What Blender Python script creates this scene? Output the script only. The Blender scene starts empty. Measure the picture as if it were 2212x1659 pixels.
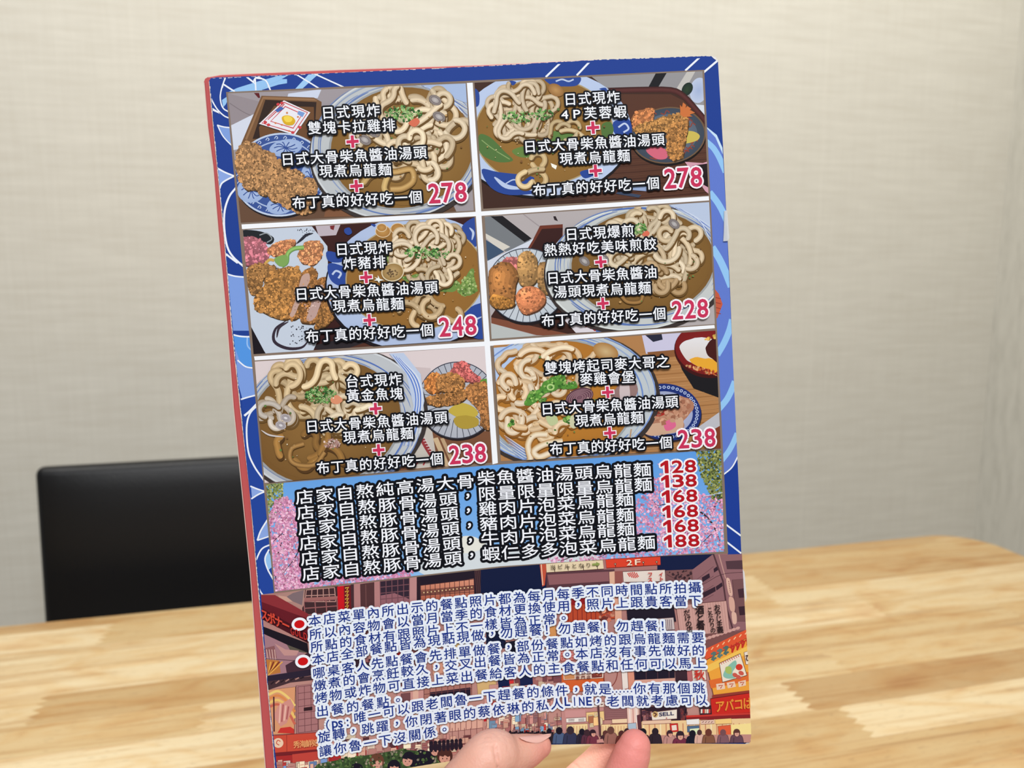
import bpy, bmesh, math, random
from mathutils import Vector, Matrix
from mathutils.geometry import tessellate_polygon
from mathutils import noise as mnoise

scene = bpy.context.scene
COL = scene.collection
PI = math.pi

# ------------------------------------------------------------------ camera
F_PX, CX, CY = 1670.0, 1106.0, 829.5
YAW, PITCH = math.radians(14), math.radians(8.4)
FWD = Vector((math.sin(YAW) * math.cos(PITCH), math.cos(YAW) * math.cos(PITCH), -math.sin(PITCH)))
RGT = Vector((math.cos(YAW), -math.sin(YAW), 0))
UPV = RGT.cross(FWD)
CAM = Vector((0, 0, 1.17))
cam_d = bpy.data.cameras.new('camera')
cam_d.sensor_width = 36
cam_d.lens = 36 * F_PX / 2212
cam_d.clip_start = 0.01
cam_d.dof.use_dof = True
cam_d.dof.focus_distance = 0.325
cam_d.dof.aperture_fstop = 11
cam = bpy.data.objects.new('camera', cam_d)
COL.objects.link(cam)
cam.matrix_world = Matrix.Translation(CAM) @ Matrix((RGT, UPV, -FWD)).transposed().to_4x4()
scene.camera = cam

# ------------------------------------------------------------------ world, lights, exposure
w = bpy.data.worlds.new('world')
scene.world = w
w.use_nodes = True
w.node_tree.nodes['Background'].inputs[0].default_value = (0.93, 0.96, 1.0, 1)
w.node_tree.nodes['Background'].inputs[1].default_value = 0.2
scene.view_settings.view_transform = 'Standard'
scene.view_settings.look = 'None'
scene.view_settings.exposure = 0.0
scene.view_settings.gamma = 1.0
scene.view_settings.use_curve_mapping = False


def area(name, loc, sx, sy, watts, col, rot=(0, 0, 0)):
    d = bpy.data.lights.new(name, 'AREA')
    d.shape = 'RECTANGLE'
    d.size, d.size_y = sx, sy
    d.energy = watts
    d.color = col
    o = bpy.data.objects.new(name, d)
    o.location = loc
    o.rotation_euler = rot
    COL.objects.link(o)
    return o


area('ceiling_panel_light', (0.25, 0.92, 2.62), 3.0, 0.4, 42, (1.0, 0.985, 0.95))
area('ceiling_panel_light', (-0.25, -1.2, 2.62), 1.8, 0.9, 76, (0.97, 0.98, 1.0))


# ------------------------------------------------------------------ helpers
def lin(c):
    return tuple(((v / 255) / 12.92 if v / 255 <= 0.04045 else ((v / 255 + 0.055) / 1.055) ** 2.4) for v in c)


def link(o, parent=None):
    COL.objects.link(o)
    if parent:
        o.parent = parent
    return o


def tag(o, label=None, cat=None, group=None, kind=None):
    if label: o['label'] = label
    if cat: o['category'] = cat
    if group: o['group'] = group
    if kind: o['kind'] = kind
    return o


def mat(name, col=(200, 200, 200), rough=0.5, spec=0.5):
    m = bpy.data.materials.new(name)
    m.use_nodes = True
    b = m.node_tree.nodes['Principled BSDF']
    b.inputs['Base Color'].default_value = (*lin(col), 1)
    b.inputs['Roughness'].default_value = rough
    b.inputs['Specular IOR Level'].default_value = spec
    return m


class NT:
    """small wrapper to write node graphs tersely"""
    def __init__(s, m):
        s.t = m.node_tree
        s.bsdf = s.t.nodes['Principled BSDF']

    def n(s, kind, **kw):
        nd = s.t.nodes.new(kind)
        for k, v in kw.items():
            if k.startswith('i_'):
                nd.inputs[k[2:].replace('_', ' ')].default_value = v
            else:
                setattr(nd, k, v)
        return nd

    def l(s, a, b):
        s.t.links.new(a, b)

    def math(s, op, a, b=None, c=None):
        nd = s.n('ShaderNodeMath', operation=op)
        for i, v in enumerate((a, b, c)):
            if v is None: continue
            if isinstance(v, (int, float)): nd.inputs[i].default_value = v
            else: s.l(v, nd.inputs[i])
        return nd.outputs[0]

    def ramp(s, fac, stops):
        nd = s.n('ShaderNodeValToRGB')
        e = nd.color_ramp.elements
        while len(e) < len(stops): e.new(0.5)
        for el, (p, c) in zip(e, stops):
            el.position = p
            el.color = (*lin(c), 1)
        s.l(fac, nd.inputs[0])
        return nd.outputs[0]

    def mix(s, fac, a, b, mode='MIX'):
        nd = s.n('ShaderNodeMix', data_type='RGBA', blend_type=mode)
        if isinstance(fac, (int, float)): nd.inputs[0].default_value = fac
        else: s.l(fac, nd.inputs[0])
        for v, i in ((a, 6), (b, 7)):
            if isinstance(v, tuple): nd.inputs[i].default_value = (*v, 1)
            else: s.l(v, nd.inputs[i])
        return nd.outputs[2]


def mesh_obj(name, bm, m, parent=None, smooth=False):
    me = bpy.data.meshes.new(name)
    bm.normal_update()
    bm.to_mesh(me)
    bm.free()
    if m: me.materials.append(m)
    if smooth:
        for p in me.polygons: p.use_smooth = True
    return link(bpy.data.objects.new(name, me), parent)


def bevel_mod(o, w, seg=3):
    b = o.modifiers.new('bevel', 'BEVEL')
    b.width = w
    b.segments = seg
    b.limit_method = 'ANGLE'
    return o


def box_bm(x0, x1, y0, y1, z0, z1):
    bm = bmesh.new()
    bmesh.ops.create_cube(bm, size=1)
    for v in bm.verts:
        v.co = Vector(((x0 + x1) / 2 + v.co.x * (x1 - x0), (y0 + y1) / 2 + v.co.y * (y1 - y0), (z0 + z1) / 2 + v.co.z * (z1 - z0)))
    return bm


def rounded_slab(x0, x1, y0, y1, z0, z1, r, seg=10):
    bm = bmesh.new()
    pts = []
    for cx, cy, a0 in ((x1 - r, y1 - r, 0), (x0 + r, y1 - r, 90), (x0 + r, y0 + r, 180), (x1 - r, y0 + r, 270)):
        for i in range(seg + 1):
            a = math.radians(a0 + 90 * i / seg)
            pts.append((cx + r * math.cos(a), cy + r * math.sin(a)))
    lo = [bm.verts.new((x, y, z0)) for x, y in pts]
    hi = [bm.verts.new((x, y, z1)) for x, y in pts]
    bm.faces.new(hi)
    bm.faces.new(lo[::-1])
    n = len(pts)
    for i in range(n):
        bm.faces.new((lo[i], lo[(i + 1) % n], hi[(i + 1) % n], hi[i]))
    return bm


# ------------------------------------------------------------------ room
WALL_Y, WALL_X = 1.6, 1.65
TBL_Z = 0.75


def wallpaper(name, base, dark, axis):
    m = mat(name, base, 0.85, 0.2)
    t = NT(m)
    tc = t.n('ShaderNodeTexCoord')
    mp = t.n('ShaderNodeMapping')
    mp.inputs['Scale'].default_value = (9, 9, 130) if axis == 'x' else (60, 60, 14)
    t.l(tc.outputs['Object'], mp.inputs[0])
    n1 = t.n('ShaderNodeTexNoise', i_Scale=1.0, i_Detail=4.0, i_Roughness=0.6)
    t.l(mp.outputs[0], n1.inputs['Vector'])
    mp2 = t.n('ShaderNodeMapping')
    mp2.inputs['Scale'].default_value = (150, 150, 6)
    t.l(tc.outputs['Object'], mp2.inputs[0])
    n2 = t.n('ShaderNodeTexNoise', i_Scale=1.0, i_Detail=3.0)
    t.l(mp2.outputs[0], n2.inputs['Vector'])
    n3 = t.n('ShaderNodeTexNoise', i_Scale=3.0, i_Detail=2.0)
    t.l(tc.outputs['Object'], n3.inputs['Vector'])
    s = t.math('ADD', t.math('MULTIPLY', n1.outputs[0], 0.6), t.math('MULTIPLY', n2.outputs[0], 0.25))
    s = t.math('ADD', s, t.math('MULTIPLY', n3.outputs[0], 0.15))
    c = t.ramp(s, [(0.36, dark), (0.5, base), (0.64, tuple(min(255, v + 6) for v in base))])
    if axis == 'x':   # paste seam between two rolls
        sx = t.n('ShaderNodeSeparateXYZ')
        t.l(tc.outputs['Object'], sx.inputs[0])
        d = t.math('ABSOLUTE', t.math('SUBTRACT', sx.outputs[0], 1.13))
        k = t.math('MULTIPLY', t.math('LESS_THAN', d, 0.0022), 0.25)
        c = t.mix(k, c, lin(tuple(min(255, v + 14) for v in base)))
    t.l(c, t.bsdf.inputs['Base Color'])
    bp = t.n('ShaderNodeBump', i_Strength=0.25, i_Distance=0.002)
    t.l(s, bp.inputs['Height'])
    t.l(bp.outputs[0], t.bsdf.inputs['Normal'])
    return m


wp = wallpaper('cream_wallpaper', (207, 203, 191), (202, 197, 184), 'x')
wp2 = wallpaper('grey_wallpaper', (204, 201, 190), (190, 187, 176), 'y')
wall_b = mesh_obj('wall_back', box_bm(-2.6, WALL_X + 0.1, WALL_Y, WALL_Y + 0.1, 0, 2.7), wp)
tag(wall_b, 'cream woven wallpaper wall behind the table', kind='structure')
wall_r = mesh_obj('wall_right', box_bm(WALL_X, WALL_X + 0.1, -2.2, WALL_Y, 0, 2.7), wp2)
tag(wall_r, 'grey green papered side wall at the right end', kind='structure')
fm = mat('floor_tile', (150, 140, 128), 0.4)
ft = NT(fm)
fb = ft.n('ShaderNodeTexBrick', offset=0.0, i_Scale=2.2, i_Mortar_Size=0.006)
fb.inputs['Color1'].default_value = (*lin((150, 140, 128)), 1)
fb.inputs['Color2'].default_value = (*lin((142, 134, 122)), 1)
fb.inputs['Mortar'].default_value = (*lin((100, 95, 90)), 1)
ftc = ft.n('ShaderNodeTexCoord')
ft.l(ftc.outputs['Object'], fb.inputs['Vector'])
ft.l(fb.outputs[0], ft.bsdf.inputs['Base Color'])
flo = mesh_obj('floor', box_bm(-2.6, WALL_X + 0.1, -2.2, WALL_Y + 0.1, -0.1, 0), fm)
tag(flo, 'plain tiled floor under the table', kind='structure')


# ------------------------------------------------------------------ table
def butcher_block():
    m = mat('rubberwood_butcher_block', (226, 190, 130), 0.42, 0.4)
    t = NT(m)
    tc = t.n('ShaderNodeTexCoord')
    sp = t.n('ShaderNodeSeparateXYZ')
    t.l(tc.outputs['Object'], sp.inputs[0])
    x, y = sp.outputs[0], sp.outputs[1]
    rowh = 0.052
    yr = t.math('DIVIDE', y, rowh)
    row = t.math('FLOOR', yr)
    wn = t.n('ShaderNodeTexWhiteNoise', noise_dimensions='1D')
    t.l(row, wn.inputs['W'])
    tri = t.math('PINGPONG', t.math('MULTIPLY', y, 1 / 0.0055), 1.0)
    xj = t.math('ADD', x, t.math('MULTIPLY', t.math('SUBTRACT', tri, 0.5), 0.009))
    xs = t.math('ADD', t.math('DIVIDE', xj, 0.47), t.math('MULTIPLY', wn.outputs['Value'], 7.31))
    cell = t.math('FLOOR', xs)
    cv = t.n('ShaderNodeCombineXYZ')
    t.l(row, cv.inputs[0])
    t.l(cell, cv.inputs[1])
    wc = t.n('ShaderNodeTexWhiteNoise', noise_dimensions='2D')
    t.l(cv.outputs[0], wc.inputs['Vector'])
    rnd = wc.outputs['Value']
    base = t.ramp(rnd, [(0.0, (168, 139, 98)), (0.3, (180, 154, 112)), (0.6, (190, 168, 129)), (1.0, (204, 188, 156))])
    # long streaky grain, different in each stave
    gv = t.n('ShaderNodeCombineXYZ')
    t.l(t.math('MULTIPLY', x, 3.2), gv.inputs[0])
    t.l(t.math('MULTIPLY', y, 75.0), gv.inputs[1])
    t.l(t.math('MULTIPLY', rnd, 37.0), gv.inputs[2])
    g1 = t.n('ShaderNodeTexNoise', i_Scale=1.0, i_Detail=6.0, i_Roughness=0.62, i_Distortion=0.6)
    t.l(gv.outputs[0], g1.inputs['Vector'])
    gc = t.ramp(g1.outputs[0], [(0.27, (168, 130, 92)), (0.39, (226, 200, 164)), (0.50, (252, 244, 232)), (0.62, (255, 252, 246)), (0.78, (236, 228, 216))])
    c = t.mix(0.62, base, gc, 'MULTIPLY')
    gv2 = t.n('ShaderNodeCombineXYZ')
    t.l(t.math('MULTIPLY', x, 9.0), gv2.inputs[0])
    t.l(t.math('MULTIPLY', y, 26.0), gv2.inputs[1])
    t.l(t.math('MULTIPLY', rnd, 11.0), gv2.inputs[2])
    g2 = t.n('ShaderNodeTexNoise', i_Scale=1.0, i_Detail=2.0, i_Distortion=1.4)
    t.l(gv2.outputs[0], g2.inputs['Vector'])
    c2 = t.ramp(g2.outputs[0], [(0.26, (222, 178, 118)), (0.38, (244, 224, 188)), (0.55, (255, 255, 250))])
    c = t.mix(0.55, c, c2, 'MULTIPLY')
    # short dark pores
    gv3 = t.n('ShaderNodeCombineXYZ')
    t.l(t.math('MULTIPLY', x, 70.0), gv3.inputs[0])
    t.l(t.math('MULTIPLY', y, 700.0), gv3.inputs[1])
    g3 = t.n('ShaderNodeTexNoise', i_Scale=1.0, i_Detail=1.0)
    t.l(gv3.outputs[0], g3.inputs['Vector'])
    pk = t.math('MULTIPLY', t.math('GREATER_THAN', g3.outputs[0], 0.68), 0.4)
    c = t.mix(pk, c, lin((120, 88, 56)))
    # glue lines between staves
    fy = t.math('ABSOLUTE', t.math('SUBTRACT', t.math('FRACT', yr), 0.5))
    gl = t.math('MULTIPLY', t.math('GREATER_THAN', fy, 0.488), 0.28)
    c = t.mix(gl, c, lin((140, 100, 62)))
    t.l(c, t.bsdf.inputs['Base Color'])
    return m


wood = butcher_block()
tb = link(bpy.data.objects.new('dining_table', None))
tb.location = (0.1, 0.6, 0)
tag(tb, 'pale wood butcher block dining table with rounded corners', 'table')
inv = -Vector(tb.location)


def tpart(name, bm, m, bev):
    bmesh.ops.translate(bm, verts=bm.verts, vec=inv)
    return bevel_mod(mesh_obj(name, bm, m, tb), bev, 4)


tpart('tabletop', rounded_slab(-0.85, 1.005, 0.26, 0.993, TBL_Z - 0.032, TBL_Z, 0.075), wood, 0.005)
tpart('apron', box_bm(-0.76, 0.92, 0.34, 0.92, TBL_Z - 0.10, TBL_Z - 0.0321), wood, 0.003)
for lx in (-0.74, 0.90):
    for ly in (0.36, 0.90):
        tpart('leg', box_bm(lx - 0.032, lx + 0.032, ly - 0.032, ly + 0.032, 0, TBL_Z - 0.1001), wood, 0.004)

# ------------------------------------------------------------------ chair
ch = link(bpy.data.objects.new('dining_chair', None))
ch.location = (-0.165, 1.24, 0)
tag(ch, 'black leather chair pushed in behind the wooden table', 'chair')
lea = mat('black_leather', (11, 11, 13), 0.40, 0.34)
lt = NT(lea)
ln = lt.n('ShaderNodeTexVoronoi', i_Scale=420.0)
ltc = lt.n('ShaderNodeTexCoord')
lt.l(ltc.outputs['Object'], ln.inputs['Vector'])
lb = lt.n('ShaderNodeBump', i_Strength=0.12, i_Distance=0.001)
lt.l(ln.outputs[0], lb.inputs['Height'])
lt.l(lb.outputs[0], lt.bsdf.inputs['Normal'])
blk = mat('black_metal', (18, 18, 19), 0.35)


def backrest_bm(hw, z0, z1, th):
    """padded panel, leaning slightly back, with soft edge"""
    bm = bmesh.new()
    nx, nz = 14, 14
    rows = []
    for side in (-1, 1):
        g = []
        for j in range(nz + 1):
            r = []
            for i in range(nx + 1):
                u, v = i / nx * 2 - 1, j / nz * 2 - 1
                puff = (1 - abs(u) ** 6) * (1 - abs(v) ** 6)
                zz = z0 + (z1 - z0) * (v + 1) / 2
                lean = 0.05 * ((zz - z0) / (z1 - z0))
                wv = hw * (1 - 0.012 * (1 - v))
                r.append(bm.verts.new((u * wv, lean + side * (th * 0.25 + th * 0.25 * puff), zz)))
            g.append(r)
        rows.append(g)
    for k, g in enumerate(rows):
        for j in range(nz):
            for i in range(nx):
                q = (g[j][i], g[j][i + 1], g[j + 1][i + 1], g[j + 1][i])
                bm.faces.new(q if k == 0 else q[::-1])
    a, b = rows
    for i in range(nx):
        bm.faces.new((a[0][i + 1], a[0][i], b[0][i], b[0][i + 1]))
        bm.faces.new((a[nz][i], a[nz][i + 1], b[nz][i + 1], b[nz][i]))
    for j in range(nz):
        bm.faces.new((a[j][0], a[j + 1][0], b[j + 1][0], b[j][0]))
        bm.faces.new((a[j + 1][nx], a[j][nx], b[j][nx], b[j + 1][nx]))
    return bm


bk = mesh_obj('backrest', backrest_bm(0.224, 0.42, 0.899, 0.045), lea, ch, True)
bk.location = (0, -0.115, 0)
bevel_mod(bk, 0.012, 4)
st = mesh_obj('seat', rounded_slab(-0.21, 0.21, -0.53, -0.145, 0.42, 0.48, 0.03), lea, ch)
bevel_mod(st, 0.012, 4)
for lx in (-0.185, 0.185):
    for ly in (-0.49, -0.11):
        bevel_mod(mesh_obj('leg', box_bm(lx - 0.014, lx + 0.014, ly - 0.014, ly + 0.014, 0, 0.42), blk, ch), 0.003)

# ------------------------------------------------------------------ menu: page plane
# rectified page: the traced print coordinates (s, t) are flattened by a homography that takes the
# four corners of the printed frame to a true rectangle 0.1968 m wide on the A4 page
FR = [(490, 200), (1521, 152), (1572, 1195), (592, 1280)]
LAM = [1.0, 1.03954797, 1.08953068, 1.04998271]
pv = [Vector(((x - CX) / F_PX, (y - CY) / F_PX, 1)) * l for (x, y), l in zip(FR, LAM)]
SC = 0.1968 / (pv[1] - pv[0]).length
pv = [p * SC for p in pv]
ax = (pv[1] - pv[0]).normalized()
nn = ax.cross(pv[3] - pv[0]).normalized()
ay = nn.cross(ax)


def page_ray(x, y):
    r = Vector(((x - CX) / F_PX, (y - CY) / F_PX, 1))
    return r * (nn.dot(pv[0]) / nn.dot(r))


ORG = page_ray(1035, 880)


def S(x, y):
    d = page_ray(x, y) - ORG
    return d.dot(ax), -d.dot(ay)


def c2w(v):
    return RGT * v.x - UPV * v.y + FWD * v.z


menu = link(bpy.data.objects.new('menu_booklet', None))
MW = Matrix((c2w(ax), -c2w(ay), -c2w(nn))).transposed().to_4x4()
menu.matrix_world = Matrix.Translation(CAM + c2w(ORG)) @ MW
MENU_M = menu.matrix_world.copy()
tag(menu, 'printed restaurant menu card with noodle photos held up by the hand', 'menu')

ink = mat('printed_ink', (255, 255, 255), 0.55, 0.12)
it = NT(ink)
ia = it.n('ShaderNodeVertexColor', layer_name='ink')
it.l(ia.outputs[0], it.bsdf.inputs['Base Color'])
INK_GAIN = 0.94
LAYER = 4e-6
STEP = 1.5e-6   # ink pieces that overlap within one shape


def sm(pts, n=6, closed=False):
    """Catmull-Rom smoothing"""
    P = [Vector(p) for p in pts]
    m = len(P)
    out = []
    rng = range(m if closed else m - 1)
    for i in rng:
        p1, p2 = P[i], P[(i + 1) % m]
        p0 = P[(i - 1) % m] if (closed or i > 0) else p1 * 2 - p2
        p3 = P[(i + 2) % m] if (closed or i + 2 < m) else p2 * 2 - p1
        for k in range(n):
            t = k / n
            out.append(0.5 * ((2 * p1) + (p2 - p0) * t + (2 * p0 - 5 * p1 + 4 * p2 - p3) * t * t + (3 * p1 - p0 - 3 * p2 + p3) * t ** 3))
    if not closed: out.append(P[-1])
    return [tuple(p) for p in out]


def ell(cx, cy, rx, ry, rot=0, n=48):
    c, s = math.cos(math.radians(rot)), math.sin(math.radians(rot))
    return [(cx + rx * math.cos(a) * c - ry * math.sin(a) * s, cy + rx * math.cos(a) * s + ry * math.sin(a) * c)
            for a in (2 * PI * i / n for i in range(n))]


def wob(pts, amp, seed=0, freq=0.02):
    o = []
    for x, y in pts:
        v = mnoise.noise_vector((x * freq, y * freq, seed * 7.7))
        o.append((x + amp * v.x, y + amp * v.y))
    return o


def shade(c, k):
    return tuple(max(0, min(255, v * k)) for v in c)


def mixc(a, b, t):
    return tuple(p + (q - p) * t for p, q in zip(a, b))


class Print:
    """flat inked shapes stacked a few microns apart, all in one part"""
    def __init__(s, z0=0.0, org=(0, 0), sc=1.0, clip=None, lay=LAYER):
        s.lay = lay
        s.v, s.f, s.c = [], [], []
        s.z = s.z0 = s.top = z0
        s.cells = {}
        s.org, s.sc = org, sc
        s.clip = clip

    def pen(s, org, sc):
        s.org, s.sc = org, sc
        return s

    def px(s, p):
        return (s.org[0] + p[0] / s.sc, s.org[1] + p[1] / s.sc)

    def raw(s, pts, cols, zs=None):
        """pts in traced print coordinates"""
        if s.clip:
            for cl in s.clip:
                q = s._clip(pts, cols, cl)
                if q: s._emit(*q, zs if zs is None else [zs[0]] * len(q[0]))
        else:
            s._emit(pts, cols, zs)

    def _clip(s, pts, cols, cl):
        P = [(p[0], p[1], *c) for p, c in zip(pts, cols)]
        n = len(cl)
        for i in range(n):
            ax_, ay_ = cl[i]
            bx, by = cl[(i + 1) % n]
            ex, ey = bx - ax_, by - ay_
            D = [ex * (p[1] - ay_) - ey * (p[0] - ax_) for p in P]
            if all(d >= 0 for d in D): continue
            if all(d < 0 for d in D): return None
            out = []
            m = len(P)
            for k in range(m):
                a, b, da, db = P[k], P[(k + 1) % m], D[k], D[(k + 1) % m]
                if da >= 0: out.append(a)
                if (da >= 0) != (db >= 0):
                    t = da / (da - db)
                    out.append(tuple(u + (v - u) * t for u, v in zip(a, b)))
            P = out
            if len(P) < 3: return None
        return [(p[0], p[1]) for p in P], [p[2:5] for p in P]

    def _emit(s, pts, cols, zs=None):
        b = len(s.v)
        for i, (p, c) in enumerate(zip(pts, cols)):
            x, y = S(*p)
            s.v.append((x, y, s.z if zs is None else zs[i]))
            s.c.append(c)
        s.f.append(tuple(range(b + len(pts) - 1, b - 1, -1)))

    def up(s, pts=None, k=1, pad=0.0, path=False):
        """next free ink layer over whatever already lies under these print points"""
        if pts is None:
            s.z = s.top = s.top + s.lay * k
            return
        G = 10.0
        cs = set()
        def box(x0, y0, x1, y1):
            for i in range(int((x0 - pad) // G), int((x1 + pad) // G) + 1):
                for j in range(int((y0 - pad) // G), int((y1 + pad) // G) + 1): cs.add((i, j))
        if path:
            for a, b in zip(pts[:-1], pts[1:]):
                box(min(a[0], b[0]), min(a[1], b[1]), max(a[0], b[0]), max(a[1], b[1]))
        else:
            xs = [p[0] for p in pts]
            ys = [p[1] for p in pts]
            box(min(xs), min(ys), max(xs), max(ys))
        lv = max((s.cells.get(c, 0) for c in cs), default=0) + 1
        for c in cs: s.cells[c] = lv + k - 1
        s.z = s.z0 + s.lay * lv
        s.top = max(s.top, s.z + s.lay * k)

    def poly(s, pts, col, convex=False, local=True, grad=None):
        """filled outline; grad=(colour at first y, colour at last y) makes a printed vertical blend"""
        P = [s.px(p) for p in pts] if local else list(pts)
        s.up(P)
        if grad:
            ys = [p[1] for p in P]
            a, b = min(ys), max(ys)
            cs = [mixc(col, grad, (p[1] - a) / (b - a + 1e-9)) for p in P]
        else:
            cs = [col] * len(P)
        area2 = sum(P[i][0] * P[(i + 1) % len(P)][1] - P[(i + 1) % len(P)][0] * P[i][1] for i in range(len(P)))
        if area2 < 0: P, cs = P[::-1], cs[::-1]
        if convex or len(P) < 4:
            s.raw(P, cs)
        else:
            for tri in tessellate_polygon([[Vector((x, y, 0)) for x, y in P]]):
                tp = [P[i] for i in tri]
                tcs = [cs[i] for i in tri]
                a = (tp[1][0] - tp[0][0]) * (tp[2][1] - tp[0][1]) - (tp[1][1] - tp[0][1]) * (tp[2][0] - tp[0][0])
                if a < 0: tp, tcs = tp[::-1], tcs[::-1]
                s.raw(tp, tcs)

    def ribbon(s, pts, wd, col, prof=None, n=5, closed=False, taper=False, smooth=True, blunt=True):
        """stroke along a path; prof = colours across the stroke"""
        P = sm(pts, n, closed) if smooth else list(pts)
        P = [Vector(s.px(p)) for p in P]
        w2 = wd / s.sc / 2
        if closed: P = P + [P[0]]
        s.up(P, pad=w2, path=True, k=3)
        m = len(P)
        prof = prof or [col, col]
        k = len(prof)
        rows = []
        arc = [0.0]
        for i in range(1, m): arc.append(arc[-1] + (P[i] - P[i - 1]).length)
        for i in range(m):
            a, b = P[max(0, i - 1)], P[min(m - 1, i + 1)]
            if closed and (i == 0 or i == m - 1): a, b = P[-2], P[1]
            t = (b - a)
            if t.length < 1e-9: t = Vector((1, 0))
            t.normalize()
            nrm = Vector((-t.y, t.x))
            tw = w2
            if taper: tw *= max(0.05, math.sin(PI * min(1, max(0, (i + 0.4) / (m - 0.2)))) ** 0.6)
            if not blunt:
                e_ = min(arc[i], arc[-1] - arc[i]) / w2 + 0.03
                if e_ < 1: tw *= math.sqrt(1 - (1 - e_) ** 2)
            rows.append([tuple(P[i] + nrm * tw * (2 * j / (k - 1) - 1)) for j in range(k)])
        dz = s.lay * 2 / m
        for i in range(m - 1):
            for j in range(k - 1):
                q = [rows[i][j], rows[i + 1][j], rows[i + 1][j + 1], rows[i][j + 1]]
                cs = [prof[j], prof[j], prof[j + 1], prof[j + 1]]
                s.raw(q[::-1], cs[::-1], [s.z + dz * i + STEP * (i % 2)] * 4)

    def rim(s, cx, cy, rx, ry, rot, w0, col, seg=60):
        s.ribbon(ell(cx, cy, rx, ry, rot, seg), w0, col, smooth=False, closed=True)

    def disc(s, cx, cy, rx, ry, rot, c_in, c_out=None, n=44):
        """ellipse with printed radial blend"""
        c_out = c_out or c_in
        e = [s.px(p) for p in ell(cx, cy, rx, ry, rot, n)]
        s.up(e)
        o = s.px((cx, cy))
        for i in range(n):
            q = [o, e[i], e[(i + 1) % n]]
            s.raw(q, [c_in, c_out, c_out])

    def specks(s, region, n, size, cols, seed=1, var=0.12, elong=1.0):
        """many little flakes of ink inside an outline"""
        s.up([s.px(p) for p in region], k=5, pad=size / s.sc)
        rr = random.Random(seed)
        xs = [p[0] for p in region]
        ys = [p[1] for p in region]
        x0, x1, y0, y1 = min(xs), max(xs), min(ys), max(ys)
        done = tries = 0
        z = s.z
        while done < n and tries < n * 12:
            tries += 1
            x, y = rr.uniform(x0, x1), rr.uniform(y0, y1)
            if not inside(x, y, region): continue
            done += 1
            r = size * rr.uniform(0.5, 1.3)
            a0 = rr.uniform(0, 6.28)
            c = shade(rr.choice(cols), 1 + rr.uniform(-var, var))
            k = rr.choice((4, 5, 6))
            pts = [s.px((x + r * rr.uniform(0.7, 1.2) * math.cos(a0 + 6.283 * i / k) * elong, y + r * rr.uniform(0.7, 1.2) * math.sin(a0 + 6.283 * i / k))) for i in range(k)]
            s.z = z + STEP * (done % 12)
            s.raw(pts, [c] * k)

    def crust(s, outline, base, n, size, seed=1):
        """crumbly fried piece: dark underside, body, lit crumbs"""
        base = mixc(base, (192, 150, 108), 0.22)
        o = wob(outline, size * 1.2, seed, 0.03)
        s.poly([(x + size * 0.5, y + size * 0.9) for x, y in o], shade(base, 0.42))
        s.poly(o, shade(base, 0.8), grad=shade(base, 0.66))
        s.specks(outline, n, size, [shade(base, 0.78), shade(base, 0.92), base, shade(base, 1.08), shade(base, 1.2)], seed, 0.08)
        s.specks(outline, n // 3, size * 0.5, [shade(base, 1.32), shade(base, 1.2), shade(base, 0.62)], seed + 50, 0.08)

    def noodles(s, cx, cy, rx, ry, n, wd, seed, length=34, tone=(226, 208, 178), dark=(120, 88, 46), step=16):
        rr = random.Random(seed)
        for q in range(n):
            a, r = rr.uniform(0, 6.28), math.sqrt(rr.random()) * 0.9
            x, y = cx + rx * r * math.cos(a), cy + ry * r * math.sin(a)
            h = rr.uniform(0, 6.28)
            k = rr.choice((-1, 1)) * rr.uniform(0.06, 0.24)
            kt_ = k
            pts = []
            for i in range(rr.randint(length // 2, length)):
                pts.append((x, y))
                if rr.random() < 0.07: kt_ = rr.choice((-1, 1)) * rr.uniform(0.03, 0.27)
                k += (kt_ - k) * 0.35
                dx, dy = (x - cx) / rx, (y - cy) / ry
                if dx * dx + dy * dy > 1:
                    tgt = math.atan2(cy - y, cx - x)
                    d = (tgt - h + PI) % (2 * PI) - PI
                    h += max(-0.3, min(0.3, d))
                else:
                    h += k
                x += step * math.cos(h)
                y += step * math.sin(h)
            tn = mixc(shade(tone, rr.uniform(0.9, 1.08)), dark, 0.3 * (1 - (q + 1) / n) ** 0.8)
            s.ribbon([(px_ + wd * 0.16, py_ + wd * 0.3) for px_, py_ in pts], wd * 1.16, shade(dark, 0.9), n=3, blunt=False)
            lo = mixc(tn, dark, 0.34)
            s.ribbon(pts, wd, tn, [lo, tn, shade(tn, 1.1), tn, mixc(tn, dark, 0.2)], n=3, blunt=False)

    def build(s, name, parent, m=None):
        me = bpy.data.meshes.new(name)
        me.from_pydata(s.v, [], s.f)
        at = me.color_attributes.new('ink', 'FLOAT_COLOR', 'POINT')
        buf = []
        cache = {}
        for c in s.c:
            k = (round(c[0]), round(c[1]), round(c[2]))
            if k not in cache:
                cache[k] = [v * INK_GAIN for v in lin(k)] + [1.0]
            buf.extend(cache[k])
        at.data.foreach_set('color', buf)
        me.materials.append(m or ink)
        me.update()
        return link(bpy.data.objects.new(name, me), parent)


def inside(x, y, poly):
    r = False
    n = len(poly)
    j = n - 1
    for i in range(n):
        xi, yi = poly[i]
        xj, yj = poly[j]
        if (yi > y) != (yj > y) and x < (xj - xi) * (y - yi) / (yj - yi) + xi:
            r = not r
        j = i
    return r


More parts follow.
